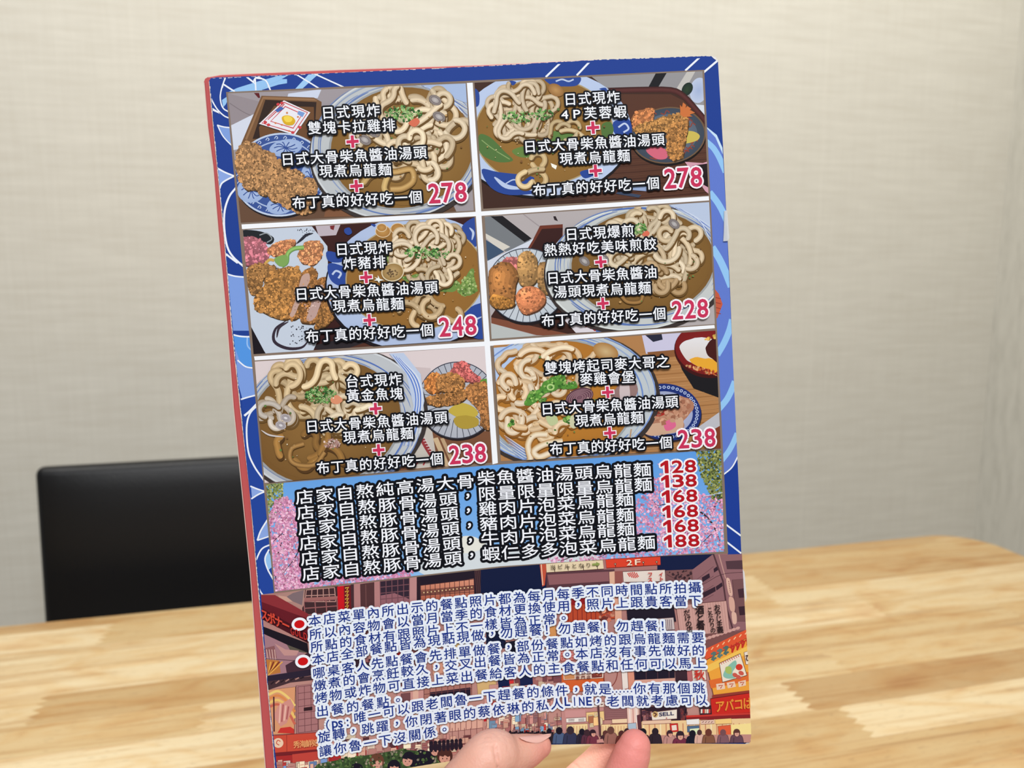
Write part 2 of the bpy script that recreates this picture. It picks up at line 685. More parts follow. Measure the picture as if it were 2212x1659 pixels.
# ------------------------------------------------------------------ lettering
GLYPH = {'1': ([(0.3, 0), (0.53, 0), (0.53, 1), (0.36, 1), (0.0, 0.74), (0.0, 0.55), (0.3, 0.75)], [(0, 1, 2, 6), (2, 3, 6), (3, 4, 5, 6)],
               [(0, 1), (1, 2), (2, 3), (3, 4), (4, 5), (5, 6), (6, 0)])}
_tc = bpy.data.curves.new('lettering', 'FONT')
_tc.resolution_u = 3
_to = bpy.data.objects.new('lettering', _tc)
COL.objects.link(_to)


def glyph(chh):
    if chh in GLYPH: return GLYPH[chh]
    _tc.body = chh
    dg = bpy.context.evaluated_depsgraph_get()
    dg.update()
    ev = _to.evaluated_get(dg)
    me = ev.to_mesh()
    V = [(v.co.x, v.co.y) for v in me.vertices]
    Fc = [tuple(p.vertices) for p in me.polygons]
    cnt = {}
    for p in Fc:
        for i in range(len(p)):
            e = tuple(sorted((p[i], p[(i + 1) % len(p)])))
            cnt[e] = cnt.get(e, 0) + 1
    B = [e for e, k in cnt.items() if k == 1]
    ev.to_mesh_clear()
    GLYPH[chh] = (V, Fc, B)
    return GLYPH[chh]


def put_glyph(layers, chh, c, ux, uy, fit):
    """layers: list of (Print, z, colour, stroke px); c centre, ux/uy = unit-cell vectors (px) for one em"""
    V, Fc, B = glyph(chh)
    if not V: return
    xs = [v[0] for v in V]
    ys = [v[1] for v in V]
    if fit == 'em' and chh not in '，。':
        ox, oy = 0.5, 0.38
    else:
        ox, oy = (min(xs) + max(xs)) / 2, (min(ys) + max(ys)) / 2
    if fit == 'nat':
        ox, oy = (min(xs) + max(xs)) / 2, 0.25
    if fit == 'box':
        sx, sy = {'1': 0.68, 'I': 0.12}.get(chh, 1) / max(1e-6, max(xs) - min(xs)), 1 / max(1e-6, max(ys) - min(ys))
    else:
        sx = sy = 1
    P = [(c[0] + ux[0] * (x - ox) * sx + uy[0] * (y - oy) * sy, c[1] + ux[1] * (x - ox) * sx + uy[1] * (y - oy) * sy) for x, y in V]
    for pr, z, col, stroke in layers:
        pr.z = z
        for f in Fc:
            q = [P[i] for i in f]
            a = sum(q[i][0] * q[(i + 1) % len(q)][1] - q[(i + 1) % len(q)][0] * q[i][1] for i in range(len(q)))
            if a < 0: q = q[::-1]
            pr.raw(q, [col] * len(q))
        if stroke > 0:
            nb = {}
            z0 = pr.z
            cnt = 0
            for i, j in B:
                a, b = Vector(P[i]), Vector(P[j])
                t = b - a
                if t.length < 1e-6: continue
                nrm = Vector((-t.y, t.x)).normalized() * stroke
                cnt += 1
                pr.z = z0 + STEP * (cnt % 60)
                q = [tuple(a - nrm), tuple(b - nrm), tuple(b + nrm), tuple(a + nrm)]
                pr.raw(q, [col] * 4)
                nb.setdefault(i, []).append(t.normalized())
                nb.setdefault(j, []).append(-t.normalized())
            k = 8 if stroke > 2 else 6
            for i, ts in nb.items():
                if len(ts) == 2 and ts[0].dot(ts[1]) < -0.955: continue
                cnt += 1
                pr.z = z0 + STEP * (cnt % 60)
                q = [(P[i][0] + stroke * math.cos(2 * PI * m / k), P[i][1] + stroke * math.sin(2 * PI * m / k)) for m in range(k)]
                pr.raw(q, [col] * k)


def text_line(pr, chars, pts, h, gw=None, fill=(248, 250, 255), line=(12, 14, 22), ow=4.0, bold=0.55, z=0.0, fit='em', halo=None):
    """chars set along L..R (centre height), page-pen coordinates; h/gw glyph size in pen units"""
    gw = gw or h
    P = [pr.px(p) for p in pts]
    h, gw = h / pr.sc, gw / pr.sc
    x0, x1 = P[0][0] + gw / 2, P[-1][0] - gw / 2

    def yat(x):
        if len(P) == 2:
            (ax_, ay_), (bx, by) = P
            return ay_ + (by - ay_) * (x - ax_) / (bx - ax_)
        (ax_, ay_), (bx, by), (cx_, cy_) = P
        return (ay_ * (x - bx) * (x - cx_) / ((ax_ - bx) * (ax_ - cx_)) + by * (x - ax_) * (x - cx_) / ((bx - ax_) * (bx - cx_))
                + cy_ * (x - ax_) * (x - bx) / ((cx_ - ax_) * (cx_ - bx)))
    n = len(chars)
    layers = []
    if halo: layers.append((pr, z - LAYER * 3, halo[0], halo[1]))
    if ow: layers.append((pr, z, line, ow))
    layers.append((pr, z + 1.1e-4, fill, bold))
    em = 0.9 if fit == 'em' else 1.0
    for i, chh in enumerate(chars):
        if chh == ' ': continue
        x = x0 + (x1 - x0) * (i / (n - 1) if n > 1 else 0.5)
        y = yat(x)
        sl = yat(x + 1) - y
        k = 0.085 - 0.037 * (x - 450) / 1150
        up = Vector((-k, -1)).normalized()
        rt = Vector((1, sl)).normalized()
        put_glyph(layers, chh, (x, y), tuple(rt * gw / em), tuple(up * h / em), fit)


def plus(pr, c, size, z, col=(205, 52, 92)):
    cx, cy = pr.px(c)
    r = size / pr.sc / 2
    for zz, cc, e in ((z, (250, 244, 248), 2.0), (z + LAYER * 3, col, 0.0)):
        pr.z = zz
        a = 0.075
        for dx, dy in (((1, -a), (a, 1)), ((a, 1), (-1, a))):
            L, W = r * 0.86 + e, r * 0.22 + e
            q = [(cx + dx[0] * L * i + dy[0] * W * j, cy + dx[1] * L * i + dy[1] * W * j) for i, j in ((-1, -1), (1, -1), (1, 1), (-1, 1))]
            pr._emit(q, [cc] * 4)
            pr.z += STEP



# ------------------------------------------------------------------ menu: card bodies
def slab_from_outline(name, outline, z_front, th, parent, m_face, m_edge):
    """card sheet with real thickness: traced outline on the page, front at z_front"""
    P = [S(*p) for p in outline]
    bm = bmesh.new()
    hi = [bm.verts.new((x, y, z_front)) for x, y in P]
    lo = [bm.verts.new((x, y, z_front - th)) for x, y in P]
    f = bm.faces.new(hi[::-1])
    g = bm.faces.new(lo)
    f.material_index = g.material_index = 0
    n = len(P)
    for i in range(n):
        e = bm.faces.new((hi[i], hi[(i + 1) % n], lo[(i + 1) % n], lo[i]))
        e.material_index = 1
    bmesh.ops.recalc_face_normals(bm, faces=bm.faces)
    o = mesh_obj(name, bm, m_face, parent)
    o.data.materials.append(m_edge)
    return o


PAGE_L = [(451, 176), (460, 275), (471, 386), (482, 496), (499, 700), (518, 880), (539, 1060), (554, 1240), (572, 1430), (590, 1620), (596, 1704)]
PAGE_R = [(1612, 1607), (1620, 1602), (1622, 1588), (1616, 1450), (1608, 1300), (1602, 1210), (1596, 1060), (1587, 900), (1580, 700), (1576, 600), (1569, 462),
          (1562, 317), (1555, 200), (1551, 134), (1546, 124), (1534, 120.5)]
PAGE = PAGE_L + [(1190, 1608.5), (1400, 1605.5)] + PAGE_R + [(1286, 129), (1040, 143), (733, 157), (466, 167), (455, 169)]
RED = [(438, 176), (446.5, 275), (457.6, 358), (468.6, 496), (488, 700), (501.7, 880), (520, 1060), (538, 1240), (554, 1450), (570, 1650), (575, 1712),
       (600, 1716), (1000, 1640), (1190, 1606), (1500, 1602), (1540, 1500), (1538, 300), (1500, 127), (1290, 126.5), (1040, 138), (733, 148), (475, 159), (448, 164), (441, 168)]
navy_card = mat('navy_card', (31, 62, 142), 0.55, 0.12)
red_card = mat('red_card', (188, 84, 84), 0.6, 0.2)
raw_edge = mat('raw_card_edge', (214, 205, 196), 0.9, 0.1)
bp_ = slab_from_outline('back_page', RED, -0.0012, 0.0012, menu, red_card, raw_edge)
bp_['label'] = 'red back sheet showing past the left and top edge'
slab_from_outline('front_page', PAGE, 0.0, 0.0009, menu, navy_card, raw_edge)

# worn fibres along the sheet edges
wr = Print(2e-5)
rr = random.Random(4)
for a, b in zip(PAGE_L[:-1], PAGE_L[1:]):
    L = math.dist(a, b)
    nn_ = int(L / 5)
    for k in range(nn_):
        t0, t1 = k / nn_, (k + 1) / nn_
        p0 = (a[0] + (b[0] - a[0]) * t0, a[1] + (b[1] - a[1]) * t0)
        p1 = (a[0] + (b[0] - a[0]) * t1, a[1] + (b[1] - a[1]) * t1)
        wd = rr.uniform(1.0, 2.6)
        wr.raw([p0, (p0[0] + wd, p0[1]), (p1[0] + rr.uniform(0.8, 2.4), p1[1]), p1], [shade((222, 214, 205), rr.uniform(0.8, 1.05))] * 4)
wr.build('worn_edge', menu)['label'] = 'whitened worn left edge of the card'
wr = Print(2e-5)
TOPE = [(455, 169), (733, 157), (1040, 143), (1286, 129), (1534, 120.5)]
for a, b in zip(TOPE[:-1], TOPE[1:]):
    for k in range(60):
        if rr.random() < 0.5: continue
        t0, t1 = k / 60, (k + 1.2) / 60
        p0 = (a[0] + (b[0] - a[0]) * t0, a[1] + (b[1] - a[1]) * t0)
        p1 = (a[0] + (b[0] - a[0]) * t1, a[1] + (b[1] - a[1]) * t1)
        wd = rr.uniform(0.3, 1.5)
        wr.raw([p0, p1, (p1[0], p1[1] + wd), (p0[0], p0[1] + wd)], [(226, 220, 216)] * 4)
wr.build('worn_edge', menu)['label'] = 'whitened worn top edge of the card'
wr = Print(9e-5)
wr.poly([(1604, 1228), (1608, 1236), (1613, 1290), (1610, 1300), (1606, 1270)], (225, 222, 220), local=False)
wr.build('worn_edge', menu)['label'] = 'scuffed white chip on the right edge'
wr = Print(9e-5)
wr.poly([(1606, 1606), (1622, 1584), (1621, 1602)], (28, 28, 34), local=False)
wr.poly([(1609, 1607), (1622, 1597), (1618, 1606)], (215, 212, 210), local=False)
wr.build('worn_edge', menu)['label'] = 'dark worn lower right corner'
wr = Print(9e-5)
wr.poly([(1536, 121), (1546, 124), (1551, 134), (1548, 131), (1541, 126)], (232, 230, 232), local=False)
for k in range(26):
    y = 130 + k * 3.2
    wr.poly([(1550.2 + (y - 130) * 0.065, y), (1551.6 + (y - 130) * 0.065, y), (1551 + (y - 130) * 0.065, y + 1.6)], (200, 205, 225), local=False)
wr.build('worn_edge', menu)['label'] = 'whitened worn top right corner'
# red sheet: pale worn lines along both sides of its visible band
rd = Print(-0.00119)
for i in range(10):
    a, b = RED[i], RED[i + 1]
    a2, b2 = PAGE_L[min(i, 10)], PAGE_L[min(i + 1, 10)]
    rd.raw([a, (a[0] + 1.6, a[1]), (b[0] + 1.6, b[1]), b], [(214, 190, 178)] * 4)
    rd.raw([(a[0] + 2.4, a[1]), (a[0] + 3.2, a[1]), (b[0] + 3.2, b[1]), (b[0] + 2.4, b[1])], [(150, 70, 66)] * 4)
for i in range(18, 23):
    a, b = RED[i], RED[i + 1] if i < 22 else RED[i]
    rd.raw([a, b, (b[0], b[1] + 1.6), (a[0], a[1] + 1.6)], [(226, 180, 172)] * 4)
rd.build('back_page_worn_edge', menu)

# ------------------------------------------------------------------ printed wave border
WHITE = (238, 242, 250)
bd = Print(4e-5, clip=None)
FRAME = [(488.5, 199), (1521, 151), (1572.5, 1195.5), (1367, 1203.5), (1080, 1226.5), (592, 1281.5)]
NAVY = (36, 70, 156)
PERI = (125, 158, 224)
bd.clip = [[(453, 171), (620, 171), (640, 1286), (560, 1286), (520, 880), (501, 700), (473, 386)]]
z7 = lambda: bd.pen((420, 120), 2.86)
z7b = lambda: bd.pen((480, 700), 2.765)
z7()
bd.poly([(140, 430), (180, 500), (240, 565), (240, 450)], (128, 160, 222))
bd.poly([(140, 697), (250, 745), (168, 790), (152, 825), (120, 780)], (140, 168, 226))
bd.poly(sm([(170, 275), (200, 255), (250, 222), (400, 176), (520, 148), (630, 113), (640, 100), (700, 100)], 4) + [(640, 160), (520, 180), (420, 212), (400, 230), (220, 240), (195, 300), (178, 320)], (150, 196, 240))
bd.poly([(196, 1340), (205, 1352), (330, 1368), (345, 1700), (200, 1700)], PERI)
for pts, wd in ([(195, 130), (172, 190), (160, 250), (166, 300), (182, 330), (208, 346)], 8), ([(85, 215), (108, 275), (140, 330), (180, 370), (212, 386)], 8), \
        ([(95, 318), (120, 334), (150, 352)], 9), ([(376, 218), (366, 172), (372, 146), (392, 134), (430, 152), (458, 190), (472, 220)], 9), \
        ([(312, 124), (340, 145), (378, 176)], 9), ([(182, 180), (212, 200), (250, 224)], 9), ([(142, 430), (178, 500), (240, 566)], 7), ([(140, 430), (180, 441), (222, 446)], 8), \
        ([(138, 694), (190, 722), (250, 746)], 10), ([(250, 742), (175, 784), (154, 825)], 10), ([(258, 815), (215, 872), (187, 960), (185, 1070), (203, 1180), (240, 1245), (310, 1308)], 12), \
        ([(195, 1226), (225, 1250), (268, 1282)], 12), ([(203, 1350), (255, 1364), (330, 1370)], 9):
    bd.ribbon(pts, wd, WHITE)
bd.poly([(95, 316), (100, 335), (160, 362), (140, 344)], (238, 242, 250))
z7b()
bd.poly([(50, 60), (180, 76), (210, 440), (122, 452), (80, 300)], PERI)
bd.poly([(60, 68), (175, 80), (195, 262), (140, 250), (105, 222), (80, 150)], (84, 150, 226))
bd.ribbon([(150, 80), (152, 130), (185, 165)], 9, (150, 190, 240))
bd.poly([(118, 452), (145, 440), (200, 424), (290, 960), (330, 1700), (150, 1700)], NAVY)
bd.poly([(172, 968), (256, 1000), (178, 1042)], (140, 168, 226))
bd.poly([(275, 1160), (228, 1240), (210, 1292), (285, 1268)], (140, 168, 226))
bd.poly([(275, 1350), (255, 1400), (275, 1470), (310, 1440)], (150, 196, 240))
for pts, wd in ([(60, 62), (110, 74), (172, 76)], 9), ([(92, 216), (140, 254), (196, 264)], 8), ([(112, 450), (150, 438), (204, 424)], 9), \
        ([(212, 484), (165, 536), (146, 620), (156, 760), (192, 850), (250, 934)], 10), ([(132, 548), (165, 520), (206, 478)], 13), ([(168, 968), (210, 985), (256, 1000)], 9), \
        ([(256, 1000), (215, 1018), (174, 1044)], 9), ([(276, 1160), (230, 1235), (210, 1292)], 9), ([(210, 1292), (245, 1280), (286, 1266)], 8), \
        ([(198, 1420), (235, 1345), (290, 1316)], 9), ([(280, 1346), (256, 1400), (270, 1460), (305, 1525)], 9), ([(200, 1380), (205, 1440), (212, 1520)], 7), ([(213, 1558), (228, 1596), (252, 1630)], 8):
    bd.ribbon(pts, wd, WHITE)
def border_done(b):
    b.build('wave_border', menu)['label'] = 'printed border of blue and white wave shapes'


border_done(bd)
bd = Print(4e-5)
bd.clip = [[(453, 169.5), (733, 158), (1540, 121.5), (1524, 152), (486, 203), (453, 203)]]
z7()
for pts, wd in ([(195, 130), (182, 160), (172, 200)], 8), ([(376, 218), (366, 172), (372, 146), (392, 134), (430, 152), (458, 190), (472, 220)], 9), \
        ([(312, 120), (340, 145), (378, 176)], 9), ([(182, 180), (212, 200), (250, 224)], 9):
    bd.ribbon(pts, wd, WHITE)
bd.pen((430, 110), 3.626)
bd.poly([(225, 325), (300, 290), (460, 240), (640, 190), (720, 180), (640, 225), (540, 270), (480, 310)], (150, 196, 240))
bd.poly([(742, 310), (862, 180), (950, 168), (800, 305)], (158, 202, 242))
for pts in ([(355, 190), (430, 250)], [(190, 260), (280, 318)], [(755, 180), (950, 300)], [(905, 180), (1150, 292)], [(440, 215), (445, 310)], [(440, 212), (520, 230), (560, 310)]):
    bd.ribbon(pts, 11, WHITE)
border_done(bd)
TOPCLIP = bd.clip
for a, b in (((742, 80), (612, 205)), ((972, 68), (855, 192)), ((1840, 30), (1705, 155))):
    ws = Print(6e-5, clip=TOPCLIP).pen((1010, 110), 3.626)
    ws.ribbon([a, b], 15, WHITE, smooth=False)
    ws.build('white_stripe', menu)
bd = Print(8e-5)
bd.clip = [[(1510, 119), (1549.5, 124), (1568.5, 462), (1596, 1060), (1602.5, 1230), (1552, 1215)]]
bd.pen((1460, 100), 2.765)
bd.ribbon([(155, 165), (258, 78)], 12, WHITE, smooth=False)
bd.poly([(184, 486), (240, 535), (284, 640), (330, 700), (350, 1700), (220, 1700)], (98, 124, 206))
bd.poly([(184, 482), (244, 530), (284, 620), (282, 650), (236, 545), (186, 492)], (200, 226, 246))
for pts, wd in ([(180, 568), (225, 610), (262, 672), (296, 752)], 34), ([(200, 872), (246, 930), (280, 990), (316, 1075)], 38), ([(216, 1200), (258, 1268), (292, 1340), (330, 1436)], 42):
    bd.ribbon(pts, wd, (148, 198, 242))
bd.poly([(232, 1450), (256, 1478), (279, 1540), (248, 1622), (236, 1630)], (196, 92, 66))
for y in (1500, 1530, 1560, 1590):
    bd.ribbon([(236, y), (268, y + 8)], 5, (150, 62, 50), smooth=False)
bd.pen((1500, 700), 3.07)
bd.poly([(140, -10), (270, -10), (290, 900), (245, 958), (190, 1000)], (98, 124, 206))
for pts, wd in ([(250, -30), (232, 40), (196, 126), (150, 205)], 42), ([(268, 380), (245, 440), (214, 500), (160, 566)], 40), ([(284, 725), (256, 790), (226, 845), (180, 905)], 36):
    bd.ribbon(pts, wd, (148, 198, 242))
bd.poly([(284, 885), (245, 958), (190, 1002), (220, 1530), (330, 1530)], (30, 62, 150))
bd.ribbon([(288, 878), (248, 950), (190, 1000)], 9, WHITE)
bd.ribbon([(210, 1330), (320, 1412)], 11, WHITE, smooth=False)
bd.ribbon([(214, 1445), (310, 1520)], 11, WHITE, smooth=False)
border_done(bd)

# frame and the white bars between the photos
fr = Print(1.2e-4)
fr.poly(FRAME, (134, 116, 102), local=False)
for q in ([(522, 485), (1030, 457.5), (1531, 424), (1531.5, 433), (1030, 467), (523, 495)], [(549, 770), (1058, 737), (1543, 702), (1544, 709), (1060, 747), (550.5, 778.5)],
          [(1008.5, 179.5), (1021, 178.8), (1075.5, 1000), (1064, 1003)]):
    fr.poly(q, (246, 248, 252), local=False)
fr.build('photo_frame', menu)['label'] = 'brown and white lines framing the printed photos'

# ------------------------------------------------------------------ the six dish photos
QUADS = [[(489.5 + 3, 202), (1006, 181), (1023.5, 455), (520.5, 481)],
         [(1025, 179), (1517, 154), (1530, 422), (1044, 451)],
         [(525, 497), (1025, 469), (1043.5, 732), (548, 765)],
         [(1047, 468), (1531, 437), (1544, 700), (1062, 732)],
         [(550.5, 781), (1047, 748), (1062.5, 999), (572, 1043)],
         [(1066, 746), (1545, 714), (1556.5, 968), (1082, 996)]]
PENS = [((430, 110), 3.626), ((1010, 110), 3.626), ((470, 460), 3.749), ((1030, 420), 3.881), ((500, 740), 3.814), ((1050, 700), 3.881)]
ZP = 1.5e-4


def panel(i):
    p = Print(ZP, clip=[QUADS[i]], lay=2.4e-6)
    return p.pen(*PENS[i])


def bowl_rim(p, cx, cy, rx, ry, rot, rim_c, stroke_c, bx, by, brx, bry, broth, broth2, seed, strokes=26):
    """stoneware bowl seen from above: rim, brushed blue strokes, well, broth"""
    rr = random.Random(seed)
    p.disc(cx + 10, cy + 16, rx * 1.03, ry * 1.03, rot, (60, 52, 50), (60, 52, 50))
    p.disc(cx, cy, rx, ry, rot, rim_c, shade(rim_c, 0.97))
    p.rim(cx, cy, rx * 0.985, ry * 0.985, rot, 10, shade(rim_c, 1.08))
    for k in range(strokes):
        f = rr.uniform(0.0, 1.0)
        t = 0.12 + 0.75 * f
        ex, ey = brx + (rx - brx) * t, bry + (ry - bry) * t
        ox, oy = bx + (cx - bx) * t, by + (cy - by) * t
        a0 = rr.uniform(0, 6.28)
        ln = rr.uniform(0.35, 1.3)
        e = [(ox + ex * math.cos(a0 + ln * j / 12), oy + ey * math.sin(a0 + ln * j / 12)) for j in range(13)]
        p.ribbon(e, rr.uniform(5, 15), mixc(stroke_c, rim_c, rr.uniform(0, 0.6)), smooth=False, taper=True)
    p.disc(bx, by, brx * 1.03, bry * 1.03, rot, shade(rim_c, 0.8))
    p.disc(bx, by, brx, bry, rot, broth, broth2)


def scallions(p, x, y, rx, ry, n, seed, cols=((70, 120, 56), (104, 152, 78), (150, 184, 116), (48, 92, 44))):
    p.specks(ell(x, y, rx, ry, 0, 20), n, 11, cols, seed, 0.15)
    rr = random.Random(seed)
    for k in range(n // 9):
        a, r = rr.uniform(0, 6.28), math.sqrt(rr.random()) * 0.85
        p.rim(x + rx * r * math.cos(a), y + ry * r * math.sin(a), 9, 7, 0, 4.5, (176, 204, 140), 14)


# --- fried chicken set (upper left)
p1 = panel(0)
p1.poly([(100, 200), (2300, 200), (2300, 1500), (100, 1500)], (160, 152, 156))
p1.poly([(215, 330), (560, 420), (420, 640), (215, 560)], (150, 140, 144))
p1.ribbon([(240, 410), (350, 480), (440, 520)], 6, (126, 116, 120))
p1.poly([(220, 600), (430, 495), (500, 560), (380, 760), (250, 780)], (212, 218, 232))
p1.poly([(700, 335), (960, 300), (930, 370), (690, 372)], (206, 214, 232))
p1.poly([(430, 330), (470, 330), (480, 368), (465, 370)], (96, 30, 34))
p1.poly([(490, 352), (900, 366), (960, 400), (960, 1300), (300, 1400), (300, 800)], (118, 84, 56))
p1.poly([(500, 360), (900, 374), (930, 392), (506, 378), (375, 700), (362, 690)], (150, 112, 78))
p1.poly([(520, 384), (920, 402), (905, 660), (640, 690), (420, 690)], (52, 36, 30))
p1.poly([(590, 430), (900, 440), (905, 700), (480, 700), (470, 600)], (110, 74, 46))
p1.poly([(290, 1180), (1900, 1000), (2100, 1450), (300, 1420)], (104, 76, 58))
p1.poly([(1040, 1000), (1230, 1060), (1440, 1290), (980, 1300)], (128, 86, 60))
p1.poly([(1080, 1030), (1130, 1080), (1260, 1180), (1180, 1200)], (212, 216, 226))
p1.poly([(665, 392), (872, 488), (752, 668), (468, 578)], (40, 28, 26))
p1.poly([(665, 388), (872, 482), (752, 660), (470, 572)], (236, 234, 240))
p1.ribbon([(667, 404), (850, 484), (745, 640), (494, 566)], 9, (196, 60, 70), closed=True, smooth=False)
p1.ribbon([(676, 436), (810, 496), (738, 606), (562, 552)], 9, (206, 70, 84), closed=True, smooth=False)
for k in range(9):
    x = 540 + k * 14
    p1.ribbon([(x, 540 - k * 13), (x + 18, 520 - k * 13)], 6, (200, 66, 74), smooth=False)
p1.poly([(596, 466), (640, 436), (668, 452), (618, 482)], (70, 104, 176))
p1.poly([(780, 470), (830, 486), (810, 520), (770, 495)], (120, 156, 214))
for x, y in ((620, 420), (650, 410), (520, 560), (545, 580), (790, 600), (735, 640)): p1.disc(x, y, 14, 12, 0, (206, 66, 74), n=8)
for x, y in ((690, 486), (600, 566), (775, 518), (706, 628), (650, 580)): p1.disc(x, y, 9, 8, 0, (214, 130, 80), n=6)
p1.poly(sm([(650, 520), (690, 505), (735, 520), (755, 550), (735, 580), (690, 582), (660, 560)], 4, True), (222, 176, 40))
p1.poly(sm([(664, 520), (700, 510), (732, 530), (720, 556), (680, 556)], 4, True), (244, 214, 84))
p1.disc(648, 984, 372, 330, -8, (30, 26, 34))
p1.disc(640, 970, 368, 326, -8, (66, 92, 154), (58, 84, 150))
p1.rim(640, 970, 362, 320, -8, 14, (192, 206, 228))
p1.rim(640, 970, 300, 262, -8, 10, (172, 190, 222))
for k in range(30):
    a = 6.283 * k / 30
    x, y = 640 + 332 * math.cos(a), 970 + 292 * math.sin(a)
    p1.ribbon([(x - 14, y + 8), (x, y - 10), (x + 12, y + 2), (x + 2, y + 12)], 6, (196, 210, 234), n=4)
for x, y, a, b in ((680, 760, 130, 66), (410, 1090, 110, 100), (640, 1210, 110, 70), (880, 1000, 80, 120), (370, 860, 80, 60)):
    p1.disc(x, y, a, b, -10, (176, 194, 226), (156, 178, 218))
    for k in range(10):
        t = 6.283 * k / 10
        p1.ribbon([(x, y), (x + a * 0.4 * math.cos(t), y + b * 0.55 * math.sin(t + 0.3)), (x + a * 0.7 * math.cos(t), y + b * 0.7 * math.sin(t))], 7, (54, 82, 152), n=3)
for k in range(5):
    cx_, cy_ = 400 + k * 108, 880 + k * 62
    tilt = 0.10
    pts = [(cx_ - 70 + 18 * (k % 2), cy_ - 150 + 10 * k), (cx_ + 40, cy_ - 160 + 8 * k), (cx_ + 95, cy_ - 90), (cx_ + 70, cy_ + 60), (cx_ + 60, cy_ + 180 - 14 * k),
           (cx_ - 20, cy_ + 205 - 14 * k), (cx_ - 90, cy_ + 110), (cx_ - 110, cy_ - 30)]
    p1.crust(sm(pts, 4, True), (176, 130, 84), 300, 15, 30 + k)
bowl_rim(p1, 1560, 760, 690, 560, -10, (196, 200, 202), (82, 112, 178), 1590, 760, 560, 470, (150, 112, 58), (132, 96, 46), 3)
p1.poly([(1700, 250), (2120, 250), (2120, 420), (1900, 340)], (168, 188, 222))
for k in range(9): p1.ribbon([(1720 + k * 20, 268 + k * 6), (1900 + k * 16, 330 + k * 14), (2110, 440 + k * 24)], 8, (86, 116, 190) if k % 2 else (206, 216, 232), taper=True)
p1.disc(1640, 760, 510, 450, -10, (158, 122, 66), (134, 98, 48))
p1.noodles(1660, 640, 420, 330, 42, 44, 11, 40)
p1.noodles(1500, 900, 300, 170, 5, 44, 12, 22, tone=(200, 168, 110))
p1.noodles(1760, 820, 260, 150, 12, 44, 13, 26)
p1.ribbon([(1450, 920), (1530, 950), (1660, 930), (1680, 1020), (1600, 1080), (1500, 1090)], 50, (176, 136, 74), [(112, 82, 40), (190, 150, 90), (210, 172, 110), (150, 112, 60)])
scallions(p1, 1600, 500, 160, 60, 120, 5)
p1.poly(sm([(1640, 570), (1700, 530), (1730, 560), (1690, 600)], 3, True), (216, 112, 84))
for x, y in ((1300, 700), (1370, 640), (1850, 390), (1880, 520)):
    p1.disc(x, y, 54, 38, 30, (196, 190, 188), (120, 108, 100), 20)
    p1.rim(x, y, 36, 22, 30, 5, (110, 100, 104), 20)

# --- fried prawn set (upper right)
p2 = panel(1)
p2.poly([(-50, 100), (2000, 100), (2000, 1400), (-50, 1400)], (66, 42, 34))
p2.poly([(930, 170), (1900, 120), (1900, 600), (1700, 340), (1600, 300), (1100, 305)], (150, 148, 150))
p2.poly([(1482, 160), (1570, 155), (1490, 290), (1410, 295)], (28, 28, 32))
p2.poly([(1720, 160), (1790, 150), (1680, 345), (1630, 305)], (196, 192, 186))
p2.disc(1810, 310, 70, 100, 10, (164, 180, 214), (190, 202, 226))
p2.disc(1720, 300, 40, 55, 30, (46, 66, 44), (30, 44, 40))
p2.poly([(1780, 420), (1900, 430), (1900, 620)], (216, 222, 232))
p2.poly([(1110, 340), (1590, 340), (1690, 390), (1880, 600), (1900, 1300), (900, 1300)], (88, 55, 42))
p2.ribbon([(1090, 312), (1350, 304), (1590, 306), (1690, 352), (1790, 460), (1900, 590)], 44, (78, 38, 38), [(50, 24, 24), (96, 50, 48), (70, 34, 32)], n=3)
for k in range(16):
    y = 820 + k * 26
    p2.ribbon([(700, y + 40), (1300, y), (1880, y - 50)], 5, (72, 44, 34) if k % 2 else (98, 64, 48), smooth=False)
p2.disc(1572, 676, 298, 226, -6, (24, 18, 18))
p2.disc(1570, 662, 296, 222, -6, (112, 88, 66))
p2.disc(1570, 662, 284, 212, -6, (84, 96, 110), (62, 72, 86))
p2.disc(1570, 662, 230, 168, -6, (112, 124, 136), (90, 102, 118))
rr = random.Random(9)
for k in range(18):
    a = rr.uniform(-0.9, 2.2) if k < 13 else rr.uniform(3.6, 5.2)
    x, y = 1570 + 240 * math.cos(a), 662 + 178 * math.sin(a)
    p2.ribbon([(x, y), (x - 24, y - 16), (x - 40, y + 14), (x - 70, y + 4)], 9, (138, 66, 54), n=3)
p2.crust(sm([(1300, 500), (1400, 450), (1455, 460), (1430, 580), (1330, 620), (1290, 590)], 4, True), (214, 128, 74), 90, 13, 3)
p2.poly(sm([(1690, 640), (1760, 630), (1815, 660), (1800, 700), (1720, 725), (1670, 720)], 4, True), (204, 184, 88))
p2.poly(sm([(1400, 770), (1480, 740), (1555, 780), (1560, 840), (1490, 850), (1420, 810)], 4, True), (212, 104, 124))
p2.crust(sm([(1310, 600), (1450, 545), (1600, 500), (1690, 480), (1720, 540), (1660, 620), (1500, 650), (1340, 660)], 4, True), (182, 128, 66), 260, 13, 4)
p2.crust(sm([(1570, 620), (1640, 560), (1720, 540), (1715, 640), (1690, 760), (1680, 830), (1620, 855), (1570, 820), (1560, 720)], 4, True), (172, 116, 58), 260, 13, 5)
for dx, dy in ((20, -90), (60, -62), (90, -30), (70, 0), (-10, -70)):
    p2.poly([(1665, 500), (1690, 520), (1690 + dx, 515 + dy), (1670 + dx * 0.8, 495 + dy)], (206, 116, 62))
p2.poly([(1700, 870), (1840, 880), (1900, 860), (1900, 1130), (1860, 1100)], (214, 160, 176))
p2.poly([(1760, 900), (1900, 880), (1900, 1080), (1830, 1040)], (34, 24, 26))
p2.disc(600, 660, 690, 500, -3, (30, 24, 26))
p2.disc(596, 645, 686, 494, -3, (198, 212, 236), (186, 202, 232))
p2.disc(596, 632, 540, 416, -3, (156, 116, 56), (142, 104, 50))
